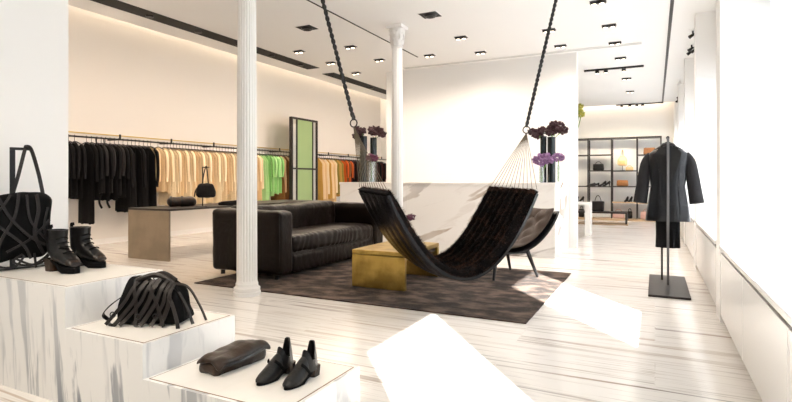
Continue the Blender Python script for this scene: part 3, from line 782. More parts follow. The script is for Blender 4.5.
# ================================================================== CLOTHES RAIL AND GARMENTS
RX, RZc = -8.53, 1.87
t = thing('clothes_rail', 'long black clothes rail fixed along the left wall', 'clothes rail', (RX, 4.0, RZc))
g = B(); tube(g, [(0, -1.6, 0), (0, 12.4, 0)], .015, 8); obj('bar', g, 'black', t)
g = B(); box(g, -.30, -.285, -1.6, 12.4, -.085, -.012); o = obj('back_strip', g, 'white', t, False); o['label'] = 'white wall strip behind the rail'
for k in range(13):
    y = -1.2 + k * 1.1
    g = B(); box(g, -.335, .012, y - .012, y + .012, -.012, .012, .002); box(g, -.012, .012, y - .012, y + .012, .0, .09, .002); obj('bracket', g, 'black', t, False)
def hanger_bm():
    g = B()
    tube(g, smooth_pts([(-.002, 0, -.085), (0, 0, -.03), (.022, 0, .0), (.0, 0, .021), (-.018, 0, .006)], 5), .0035, 5)
    for s in (-1, 1): tube(g, smooth_pts([(0, 0, -.085), (s * .09, 0, -.105), (s * .19, 0, -.145)], 4), [.008] * 8 + [.010], 6)
    return g
def garment_bm(kind, length, rnd, wid=.21, th=.021):
    g = B(); N = 28; rings = []
    nl = 14; ph = rnd.random() * 6
    for i in range(nl + 1):
        u = i / nl; z = -.105 - u * length
        sh = min(1, u / .09) if kind != 'pants' else 1
        hw = wid * (.30 + .70 * sh ** .7) * (1 - .10 * math.sin(PI * min(1, u * 1.6)) + (.16 * u if kind == 'dress' else .03 * u))
        if kind == 'pants': hw = wid * (.62 + .06 * u)
        tk = th * (.4 + .6 * min(1, u / .12)) * (1 + .4 * u)
        if i == 0: z = -.095
        z -= .045 * 0
        ring = []
        for k in range(N):
            a = 2 * PI * k / N
            x = hw * math.copysign(abs(math.cos(a)) ** .8, math.cos(a)); y = tk * math.sin(a)
            fold = 1 + u * .40 * math.sin(x * 46 + ph + 2 * math.sin(x * 13 + ph))
            dz = -.06 * (abs(x) / wid) if u < .1 else 0
            ring.append(Vector((x, y * fold + .008 * u * math.sin(x * 20 + ph), z + dz + (.015 * math.sin(x * 30 + ph) if i == nl else 0))))
        rings.append(ring)
    loft(g, rings)
    return g
def sleeve_bm(s, sl, rnd, wid=.21):
    g = B(); ph = rnd.random() * 3
    pts = smooth_pts([(s * (wid * .86), 0, -.155), (s * (wid + .045), 0, -.25), (s * (wid + .055), .012 * math.sin(ph), -.25 - sl * .5), (s * (wid + .045), .02 * math.sin(ph + 1), -.25 - sl)], 5)
    rr = [.024 + .012 * min(1, i / 4) - .012 * i / len(pts) for i in range(len(pts))]
    tube(g, pts, rr, 10)
    return g
protos = {}
rg = random.Random(11)
def proto_mesh(key, kind, length, sleeves):
    if key in protos: return protos[key]
    b = obj('garment_body', garment_bm(kind, length, rg), None); b_me = b.data; bpy.data.objects.remove(b)
    sm = []
    if sleeves:
        for s in (-1, 1):
            o = obj('sleeve', sleeve_bm(s, sleeves, rg), None); sm.append(o.data); bpy.data.objects.remove(o)
    protos[key] = (b_me, sm); return protos[key]
ho = obj('hanger', hanger_bm(), 'black'); hang_me = ho.data; bpy.data.objects.remove(ho)
names = dict(top='hanging_blouse', jacket='hanging_jacket', dress='hanging_dress', shirt='hanging_shirt', pants='hanging_trousers')
cats = dict(top='blouse', jacket='jacket', dress='dress', shirt='shirt', pants='trousers')
def hang(y, kind, length, sleeves, m, label, group, rz=0.0, var=0):
    key = (kind, round(length, 1), sleeves and round(sleeves, 1), var)
    bme, sms = proto_mesh(key, kind, length, sleeves)
    t = thing(names[kind], label, cats[kind], (RX, y, RZc), rz, group)
    def part(nm, me, mm):
        o = bpy.data.objects.new(nm, me); C.objects.link(o); o.parent = t
        if not me.materials: me.materials.append(None)
        o.material_slots[0].link = 'OBJECT'; o.material_slots[0].material = M[mm]
        return o
    part('garment_body', bme, m)
    for s in sms: part('sleeve', s, m)
    part('hanger', hang_me, 'black')
    return t
def ypx(px): return PX(px, RX).y
def run(px0, px1, step, specs, label, group):
    y = ypx(px0); k = 0
    while y < ypx(px1):
        kind, ln, sl, m = specs[k % len(specs)]
        hang(y, kind, ln + rg.uniform(-.04, .04), sl, m, label, group, rg.uniform(-.12, .02), k % 3)
        y += step * rg.uniform(.85, 1.15); k += 1
run(58, 77, .085, [('jacket', .92, .45, 'cloth_black')], 'short black jacket among those at the left end of the clothes rail', 'short black jackets at the rail end')
run(86.5, 90, .085, [('dress', 1.38, .5, 'cloth_black'), ('dress', 1.24, None, 'cloth_char')], 'long black dress reaching lowest on the clothes rail', 'long black dresses on the rail')
run(91.5, 121, .085, [('jacket', .92, .45, 'cloth_black'), ('top', .84, .4, 'cloth_char')], 'black jacket between the long black dresses and the black coats', 'black jackets on the rail')
run(123, 148, .085, [('dress', 1.16, .6, 'cloth_black'), ('dress', 1.12, None, 'cloth_char'), ('pants', 1.15, None, 'cloth_black')], 'black coat or dress in the dense black block of the clothes rail', 'black coats and dresses on the rail')
# two dangling belts in the gap
for k, px in enumerate((96, 104)):
    y = ypx(px)
    t = thing('hanging_belt', ['black tie belt dangling below the black jackets, nearer the long dresses', 'black tie belt dangling below the black jackets, nearer the coats'][k], 'belt', (RX + .12, y, RZc), 0, 'tie belts under the black jackets')
    g = B(); ribbon(g, smooth_pts([(0, 0, -.5), (.01, .02, -.9), (.01, -.03, -1.08), (.01, .02, -1.20)], 5), .035, .008, Vector((1, 0, 0))); obj('belt_band', g, 'cloth_black', t)
    g = B(); ribbon(g, [(0, 0, -.5), (-.06, 0, -.3), (-.1199, 0, -.05), (-.12, 0, .015)], .02, .006, Vector((1, 0, 0))); obj('hanging_loop', g, 'cloth_black', t)
run(150.5, 161, .16, [('jacket', .86, .5, 'cloth_sand'), ('jacket', .84, .5, 'cloth_cream')], 'beige jacket hanging next to the black clothes', 'beige jackets on the rail')
run(164, 232, .082, [('shirt', .88, .5, 'cloth_cream'), ('dress', 1.10, None, 'cloth_ivory'), ('shirt', .82, .5, 'cloth_ivory'), ('dress', 1.16, None, 'cloth_cream'), ('top', .95, None, 'cloth_sand')], 'cream garment in the row behind the bronze table', 'cream clothes left of the near column')
run(233.5, 258, .10, [('shirt', .90, .5, 'cloth_cream'), ('dress', 1.05, None, 'cloth_sand'), ('shirt', .85, None, 'cloth_ivory')], 'cream garment between the near column and the green tops', 'cream clothes beside the green tops')
run(259.5, 264, .10, [('dress', 1.18, None, 'cloth_mint')], 'pale green dress on the rail before the other green pieces', 'pale green dresses on the rail')
run(265, 277, .10, [('shirt', .92, .4, 'cloth_green'), ('shirt', .96, .4, 'cloth_mint')], 'green top hanging between the cream clothes and the tall mirror', 'green tops on the rail')
run(278, 290, .11, [('dress', 1.15, None, 'cloth_brown'), ('top', .9, None, 'cloth_sand')], 'brown garment just left of the tall mirror', 'brown clothes beside the mirror')
run(317, 333, .10, [('dress', 1.25, None, 'cloth_gold'), ('dress', 1.2, None, 'cloth_cream'), ('dress', 1.28, None, 'cloth_sand'), ('shirt', 1.0, None, 'cloth_ivory')], 'golden cream garment just right of the tall mirror', 'golden cream clothes right of the mirror')
run(334, 340, .11, [('dress', 1.0, None, 'cloth_olive'), ('dress', 1.1, None, 'cloth_gold')], 'olive gold garment before the orange ones', 'olive clothes on the rail')
run(341, 346, .12, [('shirt', .9, .4, 'cloth_orange'), ('shirt', .86, .4, 'cloth_brown')], 'rust orange top on the rail above the counter end', 'orange tops on the rail')
run(347, 382, .12, [('jacket', .9, .5, 'cloth_maroon'), ('dress', 1.1, None, 'cloth_black'), ('jacket', .95, .5, 'cloth_black')], 'dark garment at the far end of the clothes rail behind the vases', 'dark clothes at the far end of the rail')

# ================================================================== LEANING MIRROR
my0, my1 = PX(291, -8.15).y, PX(317, -8.15).y
t = thing('standing_mirror', 'tall dark-framed green mirror standing in front of the clothes rail', 'mirror', (-8.15, my0, 0))
w, h = my1 - my0, 2.74
def fbox(y0, y1, z0, z1, x0=-.06, x1=.03): 
    g = B(); box(g, x0, x1, y0, y1, z0, z1, .004); return g
for a in ((0, .05, 0, h), (w - .03, w, 0, h), (.05, w - .03, 0, .06), (.05, w - .03, h - .05, h)): obj('frame_bar', fbox(*a), 'iron', t, False)
g = B(); box(g, -.03, 0, .25, w - .22, .16, h - .05); obj('green_panel', g, 'mirror_green', t, False)
g = B(); box(g, -.03, 0, .05, .22, .06, h - .05); obj('side_mirror', g, 'mirror', t, False)
g = B(); box(g, -.03, 0, w - .19, w - .03, .06, h - .05); obj('side_mirror', g, 'mirror', t, False)
obj('inner_bar', fbox(.22, .25, .06, h - .05, -.03, .02), 'iron', t, False); obj('inner_bar', fbox(w - .22, w - .19, .06, h - .05, -.03, .02), 'iron', t, False)
obj('cross_bar', fbox(.05, w - .03, 1.42, 1.46, -.03, .025), 'iron', t, False); obj('cross_bar', fbox(.05, w - .03, .13, .16, -.03, .025), 'iron', t, False)

# ================================================================== COAT STAND WITH CLOTHES
cs = Vector((.125, 6.32, 0))
t = thing('garment_stand', 'black metal garment stand with a large flat base by the windows', 'clothes stand', cs)
g = B(); box(g, -.185, .185, -.62, .62, 0, .022, .004); obj('base', g, 'iron', t, False)
g = B(); box(g, -.012, .012, -.012, .012, .022, 1.60, .002); obj('post', g, 'post', t, False)
g = B(); box(g, -.065, -.045, .27, .29, .022, 1.40, .002); obj('post', g, 'iron', t, False)
g = B(); box(g, -.012, .012, .012, .15, 1.585, 1.60, .002); obj('arm', g, 'iron', t, False)
cj = cs + Vector((0, .135, 0))
tj = thing('leather_jacket', 'black leather jacket with long sleeves hung on the garment stand', 'jacket', cj)
def body_rings(secs, N=36, f=0):
    rings = []
    for z, hw, hd_, fold in secs:
        rings.append([Vector((hw * math.copysign(abs(math.cos(a)) ** .85, math.cos(a)), -.005 + hd_ * math.sin(a) * (1 + fold * math.sin(9 * a)), z)) for a in [2 * PI * k / N for k in range(N)]])
    return rings
g = B(); loft(g, body_rings([(1.535, .050, .045, 0), (1.50, .075, .055, 0), (1.475, .15, .075, 0), (1.44, .195, .09, 0), (1.36, .205, .105, 0), (1.22, .185, .105, .02), (1.08, .170, .10, .03), (.98, .185, .105, .05), (.85, .205, .115, .08), (.72, .222, .122, .10), (.70, .222, .120, .10)]), (True, False)); obj('jacket_body', g, 'jacket', tj)
for s in (-1, 1):
    g = B(); pts = smooth_pts([(s * .165, 0, 1.435), (s * .205, 0, 1.36), (s * .235, -.01, 1.2), (s * .255, -.03, 1.05), (s * .275, -.05, .90)], 6)
    tube(g, pts, [.036 + .020 * min(1, i / 8) + .0006 * i for i in range(len(pts))], 14); obj('sleeve', g, 'cloth_char', tj)
    g = B(); loft(g, [[Vector((s * a, -y - .004, z)), Vector((s * b, -y - .004, z)), Vector((s * b, -y - .012, z)), Vector((s * a, -y - .012, z))] for a, b, y, z in ((.04, .08, .055, 1.51), (.03, .13, .085, 1.44), (.025, .11, .100, 1.36), (.02, .08, .106, 1.25), (.015, .025, .110, 1.14))]); obj('lapel', g, 'leather', tj)
    g = B(); loft(g, [[Vector((s * a, -y - .002, z)), Vector((s * b, -y + .02, z)), Vector((s * b, -y + .016, z)), Vector((s * a, -y - .008, z))] for a, b, y, z in ((.115, .17, .094, 1.30), (.10, .155, .094, 1.1), (.11, .18, .1, .95), (.12, .20, .112, .74))]); obj('side_panel', g, 'jacket', tj)
g = B(); tube(g, smooth_pts([(-.07, -.03, 1.50), (-.05, -.06, 1.53), (0, -.062, 1.535), (.05, -.06, 1.53), (.07, -.03, 1.50)], 5), .016, 8); tube(g, smooth_pts([(-.07, -.03, 1.50), (-.05, .04, 1.54), (0, .05, 1.55), (.05, .04, 1.54), (.07, -.03, 1.50)], 5), .018, 8); obj('collar', g, 'leather', tj)
tk = thing('hanging_skirt', 'narrow black skirt hung beneath the leather jacket on the stand', 'skirt', cj)
g = B(); loft(g, body_rings([(.80, .115, .07, 0), (.70, .12, .075, .05), (.55, .118, .075, .12), (.41, .122, .078, .16)]), (True, False)); obj('skirt_body', g, 'cloth_black', tk)
th_ = thing('coat_hanger', 'black coat hanger at the top of the garment stand', 'hanger', cj)
g = B(); tube(g, smooth_pts([(-.14, 0, 1.47), (-.05, 0, 1.525), (0, 0, 1.56), (.05, 0, 1.525), (.14, 0, 1.47)], 5), .015, 8); obj('shoulder_bar', g, 'black', th_)
g = B(); tube(g, smooth_pts([(0, -.0, 1.56), (0, -.02, 1.585), (.01, -.02, 1.612), (.0, .0, 1.628), (-.012, .016, 1.61)], 5), .008, 8); obj('hook', g, 'black', th_)

# ================================================================== BACK SHELVES
SY, SD, ST = 15.98, .42, 2.32
def sx(px): return PY(px, SY).x
def sz(px, py): 
    t = (px - 396) / F; zc = SY / (t * SA + CA); return H + (HY - py) * zc / F
vx = [sx(561), sx(588), sx(611.5), sx(637), sx(661)]
t = thing('wall_shelving', 'black framed shelving unit of bags and shoes on the back wall', 'shelving', (0, SY, 0))
for x in vx:
    for yy in (0, SD - .03):
        g = B(); box(g, x - .018, x + .018, yy, yy + .03, 0, ST, .002); obj('upright', g, 'iron', t, False)
g = B(); box(g, vx[0] - .018, vx[-1] + .018, 0, SD, ST, ST + .04); obj('top_board', g, 'iron', t, False)
g = B(); box(g, vx[0] - .03, vx[-1] + .03, -.03, SD, 0, .06); obj('plinth', g, 'wood', t, False)
lev = {}
for bay, ys in enumerate(((154.5, 186, 202), (154.5, 170.3, 186.2), (170.3, 186.2, 202.3), (154.5, 186.2, 202.8))):
    for y in ys:
        xm = (vx[bay] + vx[bay + 1]) / 2; z = sz(599, y) if bay < 2 else sz(636, y)
        lev[(bay, y)] = z
        g = B(); box(g, vx[bay] + .018, vx[bay + 1] - .018, .0, SD - .03, z - .03, z); s = obj('shelf_board', g, 'iron' if y < 200 else 'wood', t, False)
def sitem(px, z): return Vector((PY(px, SY + .16).x, SY + .16, z))
def box_bag(label, px, z, w, h, d, m, group=None, handle=True):
    t = thing('shelf_handbag', label, 'bag', sitem(px, z), 0, group)
    g = B(); softbox(g, -w / 2, w / 2, -d / 2, d / 2, 0, h, min(w, h, d) * .22, (6, 4, 5), lambda p, n: Vector((p.x * (1 - .12 * p.z / h), p.y, p.z))); obj('body', g, m, t)
    g = B(); softbox(g, -w * .46, w * .46, -d / 2 - .012, -d / 2 + .004, h * .42, h * .95, .006, (5, 1, 3)); obj('flap', g, m, t)
    if handle:
        g = B(); tube(g, smooth_pts([(-w * .25, 0, h * .96), (-w * .2, 0, h * 1.2), (0, 0, h * 1.32), (w * .2, 0, h * 1.2), (w * .25, 0, h * .96)], 4), .010, 6); obj('handle', g, m, t)
    return t
def pump(label, px, z, dirx, group, hi=True, rz=None):
    t = thing('display_shoe', label, 'shoe', sitem(px, z), (0 if dirx > 0 else PI) if rz is None else rz, group)
    g = B(); hh = .075 if hi else .02
    rings = []
    for x, zb, zt, w in ((.125, .0, .012, .012), (.10, .0, .035, .034), (.06, .0, .055, .042), (.01, .015 if hi else .006, .075, .036), (-.05, hh * .75, hh * .75 + .07, .034), (-.10, hh, hh + .085, .030), (-.122, hh + .01, hh + .075, .015)):
        rings.append([Vector((x, w * math.cos(a), (zb + zt) / 2 + (zt - zb) / 2 * math.sin(a))) for a in [2 * PI * k / 12 for k in range(12)]])
    loft(g, rings); obj('upper', g, 'leather', t)
    g = B(); cyl(g, (-.095, 0), .012, 0, hh + .01, 8, .022); obj('heel', g, 'leather', t)
    return t
Zs = lambda b, y: lev[(b, y)]
box_bag('black handbag on the upper shelf of the second bay', 598.5, Zs(1, 170.3), .31, .19, .16, 'leather')
for px, lb in ((591, 'flat black shoe lying at the left on the shelf under the black handbag'), (595, 'flat black shoe lying next to the heels under the black handbag')): pump(lb, px, Zs(1, 186.2), -1, 'flat black shoes on the shelves', False)
for px, lb, rz_ in ((602.5, 'black high heel on the middle shelf, left one beneath the black handbag', 2.6), (606.5, 'black high heel on the middle shelf, right one beneath the black handbag', 2.6)): pump(lb, px, Zs(1, 186.2), -1, 'black heels on the shelves', True, rz_)
for px, lb, rz_ in ((576.5, 'black shoe on the low shelf beside the white wall edge, left one', 2.2), (581.5, 'black shoe on the low shelf beside the white wall edge, right one', 2.2)): pump(lb, px, Zs(0, 202), -1, 'black shoes by the white wall edge', True, rz_)
for px, lb, rz_ in ((626.5, 'black heel left of its mate on the low shelf above the pink bag', 4.4), (630.5, 'black heel right of its mate on the low shelf above the pink bag', 4.4)): pump(lb, px, Zs(2, 202.3), -1, 'black heels above the pink bag', True, rz_)
box_bag('small tan handbag beside the tan backpack on the upper shelf', 629.5, Zs(2, 170.3), .21, .10, .13, 'tan_light')
box_bag('brown structured handbag on the middle shelf under the tan backpack', 622.5, Zs(2, 186.2), .32, .17, .16, 'cognac', handle=False)
box_bag('brown box handbag on the highest shelf left of the leather jacket', 649.5, Zs(3, 154.5), .32, .19, .16, 'cognac', handle=False)
box_bag('pale pink handbag on the plinth behind the low bench', 618.5, .06, .32, .19, .16, 'pink')
box_bag('pale pink handbag on the plinth beside the leather jacket', 646.5, .06, .32, .21, .16, 'pink')
box_bag('small black bag on the plinth between the pale pink bags', 629.8, .06, .14, .21, .14, 'leather')
box_bag('black bag on the plinth beside the white wall edge', 581.5, .06, .16, .24, .15, 'leather')
def pack(label, px, z, s=1.0):
    q = sitem(px, z)
    t = thing('small_display_stand', 'thin metal stand holding the ' + label, 'display stand', q, 0, 'stands holding tan backpacks')
    g = B(); cyl(g, (0, .03), .06, 0, .008, 12); obj('base', g, 'iron', t)
    g = B(); tube(g, [(0, .03, .008), (0, .03, .57 * s)], .007, 6); tube(g, [(0, .03, .565 * s), (0, -.05, .575 * s)], .006, 6); obj('post', g, 'iron', t)
    t = thing('hanging_backpack', label + ' hung from a thin stand', 'bag', q, 0, 'tan backpacks on the shelves')
    g = B(); softbox(g, -.115, .115, -.14, -.01, .13 * s, .42 * s, .055, (6, 5, 7), lambda p, n: Vector((p.x * (1.1 - .5 * max(0, p.z / s - .30) / .12), p.y, p.z)) + n * .012 * nz(p, 12)); obj('body', g, 'tan_light', t)
    g = B(); ribbon(g, smooth_pts([(-.04, -.06, .40 * s), (-.02, -.05, .52 * s), (0, -.045, .588 * s), (.02, -.05, .52 * s), (.04, -.06, .40 * s)], 5), .014, .006, Vector((0, -1, 0))); obj('handle', g, 'tan', t)
    g = B(); softbox(g, -.075, .075, -.165, -.135, .16 * s, .28 * s, .014, (4, 2, 4)); obj('pocket', g, 'tan', t)
pack('tan backpack on the upper shelf of the third bay', 622.5, Zs(2, 170.3))
pack('tan backpack nearest the leather jacket', 641.8, Zs(3, 186.2))

# low bench in front of the shelves, with a black bag on a stand
b0, b1 = PY(572, 14.35), PY(627, 14.35)
t = thing('low_bench', 'low black bench with a floor board in front of the shelves', 'bench', (b0.x, 14.35, 0))
w = b1.x - b0.x; bh = .33
g = B(); box(g, 0, w, 0, .45, bh - .04, bh); obj('bench_top', g, 'iron', t, False)
for x in (0, w - .04):
    g = B(); box(g, x, x + .04, 0, .45, .03, bh - .04); obj('leg', g, 'iron', t, False)
g = B(); box(g, -.02, w + .02, -.02, .47, 0, .03); obj('floor_board', g, 'wood', t, False)
q = PY(598, 14.55, bh)
t = thing('bench_tote', 'black tote bag with raised handle standing on the low bench', 'bag', q)
g = B(); softbox(g, -.16, .16, -.08, .08, 0, .27, .035, (6, 4, 5), lambda p, n: Vector((p.x * (.92 + .3 * p.z), p.y, p.z))); obj('body', g, 'leather', t)
g = B(); tube(g, smooth_pts([(-.08, 0, .26), (-.05, 0, .36), (0, 0, .42), (.05, 0, .36), (.08, 0, .26)], 5), .010, 6); obj('handle', g, 'leather', t)
# white console with a tall flower arrangement, half hidden behind the central wall
k1 = PY(590, 11.3)
t = thing('white_console', 'narrow white console table showing past the edge of the central wall', 'console table', (k1.x - 1.0, 11.3, 0))
g = B(); box(g, 0, 1.0, 0, .4, .64, .69, .003); obj('table_top', g, 'gloss_white', t, False)
for x in (0, .9):
    g = B(); box(g, x, x + .10, 0, .4, 0, .64, .003); obj('leg', g, 'gloss_white', t, False)
q = Vector((k1.x - .45, 11.5, .69))
t = thing('flower_urn', 'tall vase with yellow-green flowers peeking past the central wall edge', 'vase', q)
g = B(); lathe(g, [(.06, 0), (.09, .1), (.10, .3), (.07, .5), (.055, .58), (.07, .62), (.062, .62), (.05, .57)], 20); obj('vase_body', g, 'gloss_white', t)
fp = PY(579, 11.5, 2.60) - q
for k, (dx, dz, r_) in enumerate(((0, 0, .085), (.05, -.08, .075), (-.08, .05, .085), (.03, .09, .07))):
    g = B(); tube(g, smooth_pts([(0, 0, .5), (fp.x * .4, 0, 1.1), (fp.x + dx, 0, fp.z + dz)], 5), .008, 6); obj('stem', g, 'stem', t)
    g = B(); flower(g, (fp.x + dx, -.02 * k, fp.z + dz), r_, 80, .26, k); obj('blossom', g, 'flower_yellow', t)

# ================================================================== CEILING FIXTURES
def cp(px, py): return P(px, py, CZ)
def recessed(label, px, py, sx_, sy_, big=False):
    p = cp(px, py)
    t = thing('recessed_downlight', label, 'ceiling light', (p.x, p.y, CZ), 0, 'recessed ceiling downlights')
    a, b = sx_ / 2, sy_ / 2
    g = B(); box(g, -a - .015, a + .015, -b - .015, b + .015, -.006, -.0005, .002); obj('trim_frame', g, 'white', t, False)
    g = B(); box(g, -a, a, -b, b, -.010, -.0062); obj('opening_shade_panel', g, 'dark_void', t, False)  # flat panel, no hole: the recess's darkness is in its colour
    for k in range(2 if not big else 1):
        x = (-a * .5, a * .5)[k] if not big else 0
        g = B(); cyl(g, (x, 0), min(a, b) * .62, -.035, -.0102, 14, min(a, b) * .8); l = obj('lamp_head', g, 'black' if k == 0 else 'iron', t)
        g = B(); cyl(g, (x, 0), min(a, b) * .42, -.038, -.0352, 12); obj('lamp', g, 'lamp' if not big else 'dark_void', l)
spots = [(430, 14.5, 1), (307, 27.5, 1), (350.5, 46.2, 0), (331, 62.3, 0), (379.5, 59.3, 0), (356, 72.5, 0), (461, 36.8, 0), (429.5, 54.8, 0), (480.5, 51.8, 0), (549, 29.5, 0), (560.5, 45.3, 0), (598, 1.2, 0), (609, 25, 0), (615, 42.3, 0), (620.5, 57.5, 0), (626.5, 78, 0), (630, 91, 0), (299, 50.8, 0)]
where = ['large dark recessed square light in the ceiling right of the far column', 'large dark recessed square light in the ceiling left of the hammock rope', 'recessed downlight just right of the left hammock rope', 'recessed downlight just left of the left hammock rope, near the black slot', 'recessed downlight left of the far column capital', 'recessed downlight right of the left rope near the far slot', 'recessed downlight midway between far column and right rope', 'recessed downlight close to the white strip, right of the far column', 'recessed downlight close to the white strip, midway along it',
         'recessed downlight just left of the right hammock rope', 'recessed downlight right of the right hammock rope by the white strip', 'recessed downlight at the top of the picture between the rope and the black ceiling line', 'second recessed downlight of the row running toward the shelves', 'third recessed downlight of the row running toward the shelves', 'recessed downlight just before the near track of spotlights', 'recessed downlight just beyond the near track of spotlights', 'recessed downlight just before the far track of spotlights', 'pale recessed downlight beside the long black slot']
for (px, py, big), lb in zip(spots, where): recessed(lb, px, py, .24 if big else .18, .22 if big else .13, bool(big))
def track(label, x0, x1, y, heads):
    t = thing('track_light', label, 'track light', ((x0 + x1) / 2, y, CZ)); hw = (x1 - x0) / 2
    g = B(); box(g, -hw, hw, -.035, .035, -.03, -.0005, .003); obj('track_bar', g, 'black', t, False)
    for hx in heads:
        q = hx * hw
        g = B(); cyl(g, (q, 0), .038, -.085, -.03, 14); s = obj('spot_head', g, 'black', t)
        g = B(); cyl(g, (q, 0), .028, -.089, -.0852, 12); obj('lamp', g, 'lamp', s)
a, b = cp(583, 68.6), cp(644, 67); track('black ceiling track with spotlights nearer the camera, above the walkway', a.x, b.x, (a.y + b.y) / 2, (-.55, -.25, .35))
a, b = cp(615.5, 103.8), cp(663, 103); track('black ceiling track with spotlights farther back, above the shelves', a.x, min(b.x, .2), (a.y + b.y) / 2, (-.75, -.4, -.1, .15))
def slot(name, label, x0, x1, y0, y1, m='dark_void', cat='light slot', lamps=0):
    t = thing(name, label, cat, ((x0 + x1) / 2, (y0 + y1) / 2, CZ))
    hw, hl = (x1 - x0) / 2, (y1 - y0) / 2
    g = B(); box(g, -hw, hw, -hl, hl, -.008, -.0005, .001); obj('slot_channel', g, m, t, False)
    for k in range(lamps):
        y = -hl + (k + .5) * 2 * hl / lamps
        g = B(); cyl(g, (0, y), .05, -.03, -.0082, 14); s = obj('lamp_head', g, 'iron', t)
    return t
Xs = -5.88
slot('ceiling_slot', 'long black recessed light slot in the ceiling along the left wall', Xs - .15, Xs + .13, 1.0, cp(317, 68).y, lamps=9)
slot('ceiling_slot', 'short far section of black ceiling slot near the left wall', Xs - .15, Xs + .13, cp(329, 73).y, 13.5, lamps=4)
slot('ceiling_groove', 'thin dark groove running along the ceiling above the columns', -3.72, -3.70, 1.0, 8.3, cat='ceiling groove')
slot('ceiling_groove', 'thin black track line along the ceiling near the windows', .165, .205, 2.0, cp(664, 103).y, 'black', 'ceiling groove')
a, b = cp(392, 62.5), cp(642, 46.5)
t = thing('linear_diffuser', 'long white linear air diffuser in the ceiling before the central wall', 'air diffuser', ((a.x + b.x) / 2, 9.0, CZ))
hw = (b.x - a.x) / 2
g = B(); box(g, -hw, hw, -.06, .06, -.012, -.0005, .003); obj('frame', g, 'gloss_white', t, False)
for y in (-.025, .025):
    g = B(); box(g, -hw + .01, hw - .01, y - .006, y + .006, -.0135, -.0122); obj('vent_slit', g, mat('grey_slit', (.45, .44, .42), .6), t, False)
# small spot clusters next to the window piers
for (px, py, lb, n) in ((696, 30, 'single black ceiling spotlight nearest the window pier', 1), (694, 46, 'cluster of small black ceiling spotlights beside the window pier', 3), (682, 80, 'small pale ceiling spotlight beyond the spotlight cluster', 1), (681, 94, 'small black ceiling spotlight farther along the windows', 1), (677, 106.5, 'cluster of small black ceiling spotlights at the far windows', 2)):
    p = cp(px, py); p.x = min(p.x, .60); p.y = min(p.y, 15.6)
    t = thing('ceiling_spotlight', lb, 'spotlight', (p.x, p.y, CZ), 0, 'ceiling spotlights along the windows')
    g = B(); box(g, -.10, .06, -.10, .10, -.008, -.0005, .002); obj('mount_plate', g, 'white', t, False)
    for k in range(n):
        y = (k - (n - 1) / 2) * .13; x = -.04 + .05 * (k % 2)
        g = B(); tube(g, [(x, y, -.008), (x, y, -.05)], .012, 8); tube(g, [(x + .02, y, -.05), (x - .045, y - .02, -.10)], [.018, .026], 10); s = obj('spot_head', g, 'black' if n != 1 or py != 80 else 'white', t)

# cove lamps: real strips hidden above the ceiling edge, on the left and back walls
def cove_strip(name, label, b, m='strip_lamp'):
    g = B(); box(g, *b); tag(obj(name, g, m, None, False), label, 'strip light')
cove_strip('wall_mounted_strip_light', 'warm strip light tucked high along the left wall above the ceiling edge', (XL + .01, XL + .07, 2.4, 16.3, 4.30, 4.36))
cove_strip('wall_mounted_strip_light', 'warm strip light tucked high along the back wall above the shelves', (-4.0, .3, YB - .07, YB - .01, 3.46, 3.52))

# ================================================================== LIGHTS
def light(name, kind, loc, e, col=(1, 1, 1), rot=(0, 0, 0), **k):
    l = bpy.data.lights.new(name, kind); l.energy = e; l.color = col
    for a, v in k.items(): setattr(l, a, v)
    o = bpy.data.objects.new(name, l); C.objects.link(o); o.location = loc; o.rotation_euler = rot; return o
WARM = (1, .80, .56)
# sunlight through the right-hand windows
sd = Vector((-.57, .7125, -.63)).normalized()
s = light('sun', 'SUN', (5, -4, 6), 46, (1, .97, .92)); s.data.angle = math.radians(.7)
s.rotation_euler = sd.to_track_quat('-Z', 'Y').to_euler()
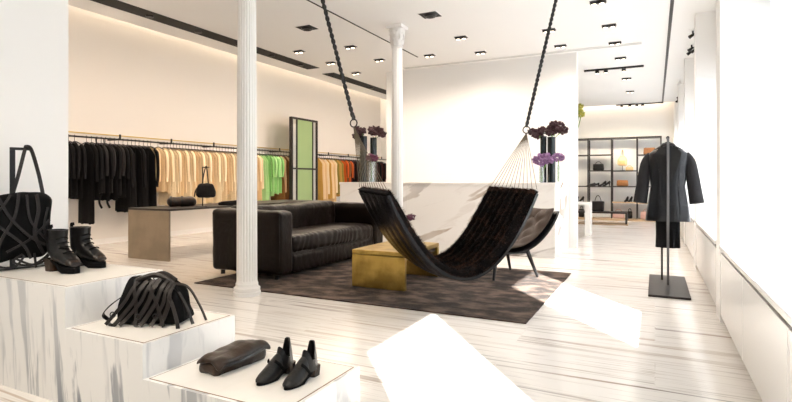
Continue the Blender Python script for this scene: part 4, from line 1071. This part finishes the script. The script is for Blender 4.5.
# left wall washers in the long black slot, aimed at the wall
for y in (2.8, 4.4, 6.0, 7.6, 9.2, 10.8, 12.4, 14.2):
    o = light('wall_washer', 'SPOT', (Xs, y, CZ - .05), 165, (1, .78, .60), spot_size=math.radians(120), spot_blend=1, shadow_soft_size=.12)
    o.rotation_euler = (Vector((XL + .4, y, .8)) - o.location).to_track_quat('-Z', 'Y').to_euler()
# downlights
for i, (px, py, big) in enumerate(spots):
    p = cp(px, py)
    light('downlight', 'SPOT', (p.x, p.y, CZ - .06), 85 if i in (5, 6, 7, 8) else 50, (1, .84, .70), spot_size=math.radians(155), spot_blend=.9, shadow_soft_size=.08)
for x, tx in ((-2.9, -3.2), (-2.0, -2.4), (-1.3, -1.7)):  # added fill lamps out of view, brightening the stepped plinth; no fixture built
    o = light('added_step_fill', 'SPOT', (x, .2, CZ - .12), 120, (1, .86, .70), spot_size=math.radians(60), spot_blend=.9, shadow_soft_size=.10)
    o.rotation_euler = (Vector((tx, 1.9, .4)) - o.location).to_track_quat('-Z', 'Y').to_euler()
for x, y in ((-.9, 14.2), (-.3, 14.2), (-1.7, 14.2)):
    o = light('track_spot', 'SPOT', (x, y, CZ - .2), 120, (1, .86, .66), spot_size=math.radians(80), spot_blend=.8, shadow_soft_size=.06)
    o.rotation_euler = (Vector((x, 16.3, 1.2)) - o.location).to_track_quat('-Z', 'Y').to_euler()

w = bpy.data.worlds.new('world'); bpy.context.scene.world = w; w.use_nodes = True
bg = w.node_tree.nodes['Background']; bg.inputs[0].default_value = (.82, .91, 1.0, 1); bg.inputs[1].default_value = 2.6

# ================================================================== CAMERA
cam = bpy.data.cameras.new('camera'); co = bpy.data.objects.new('camera', cam); C.objects.link(co)
cam.sensor_fit = 'HORIZONTAL'; cam.sensor_width = 36; cam.lens = F / 792 * 36
cam.shift_y = -(201 - HY) / 792
co.location = (0, 0, H); co.rotation_euler = (PI / 2, 0, math.atan2(SA, CA))
cam.clip_start = .05
S = bpy.context.scene; S.camera = co
S.view_settings.view_transform = 'Standard'; S.view_settings.look = 'None'; S.view_settings.gamma = 1; S.view_settings.use_curve_mapping = False
S.view_settings.exposure = -0.06
S.cycles.diffuse_bounces = 6; S.cycles.max_bounces = 10; S.cycles.sample_clamp_indirect = 6
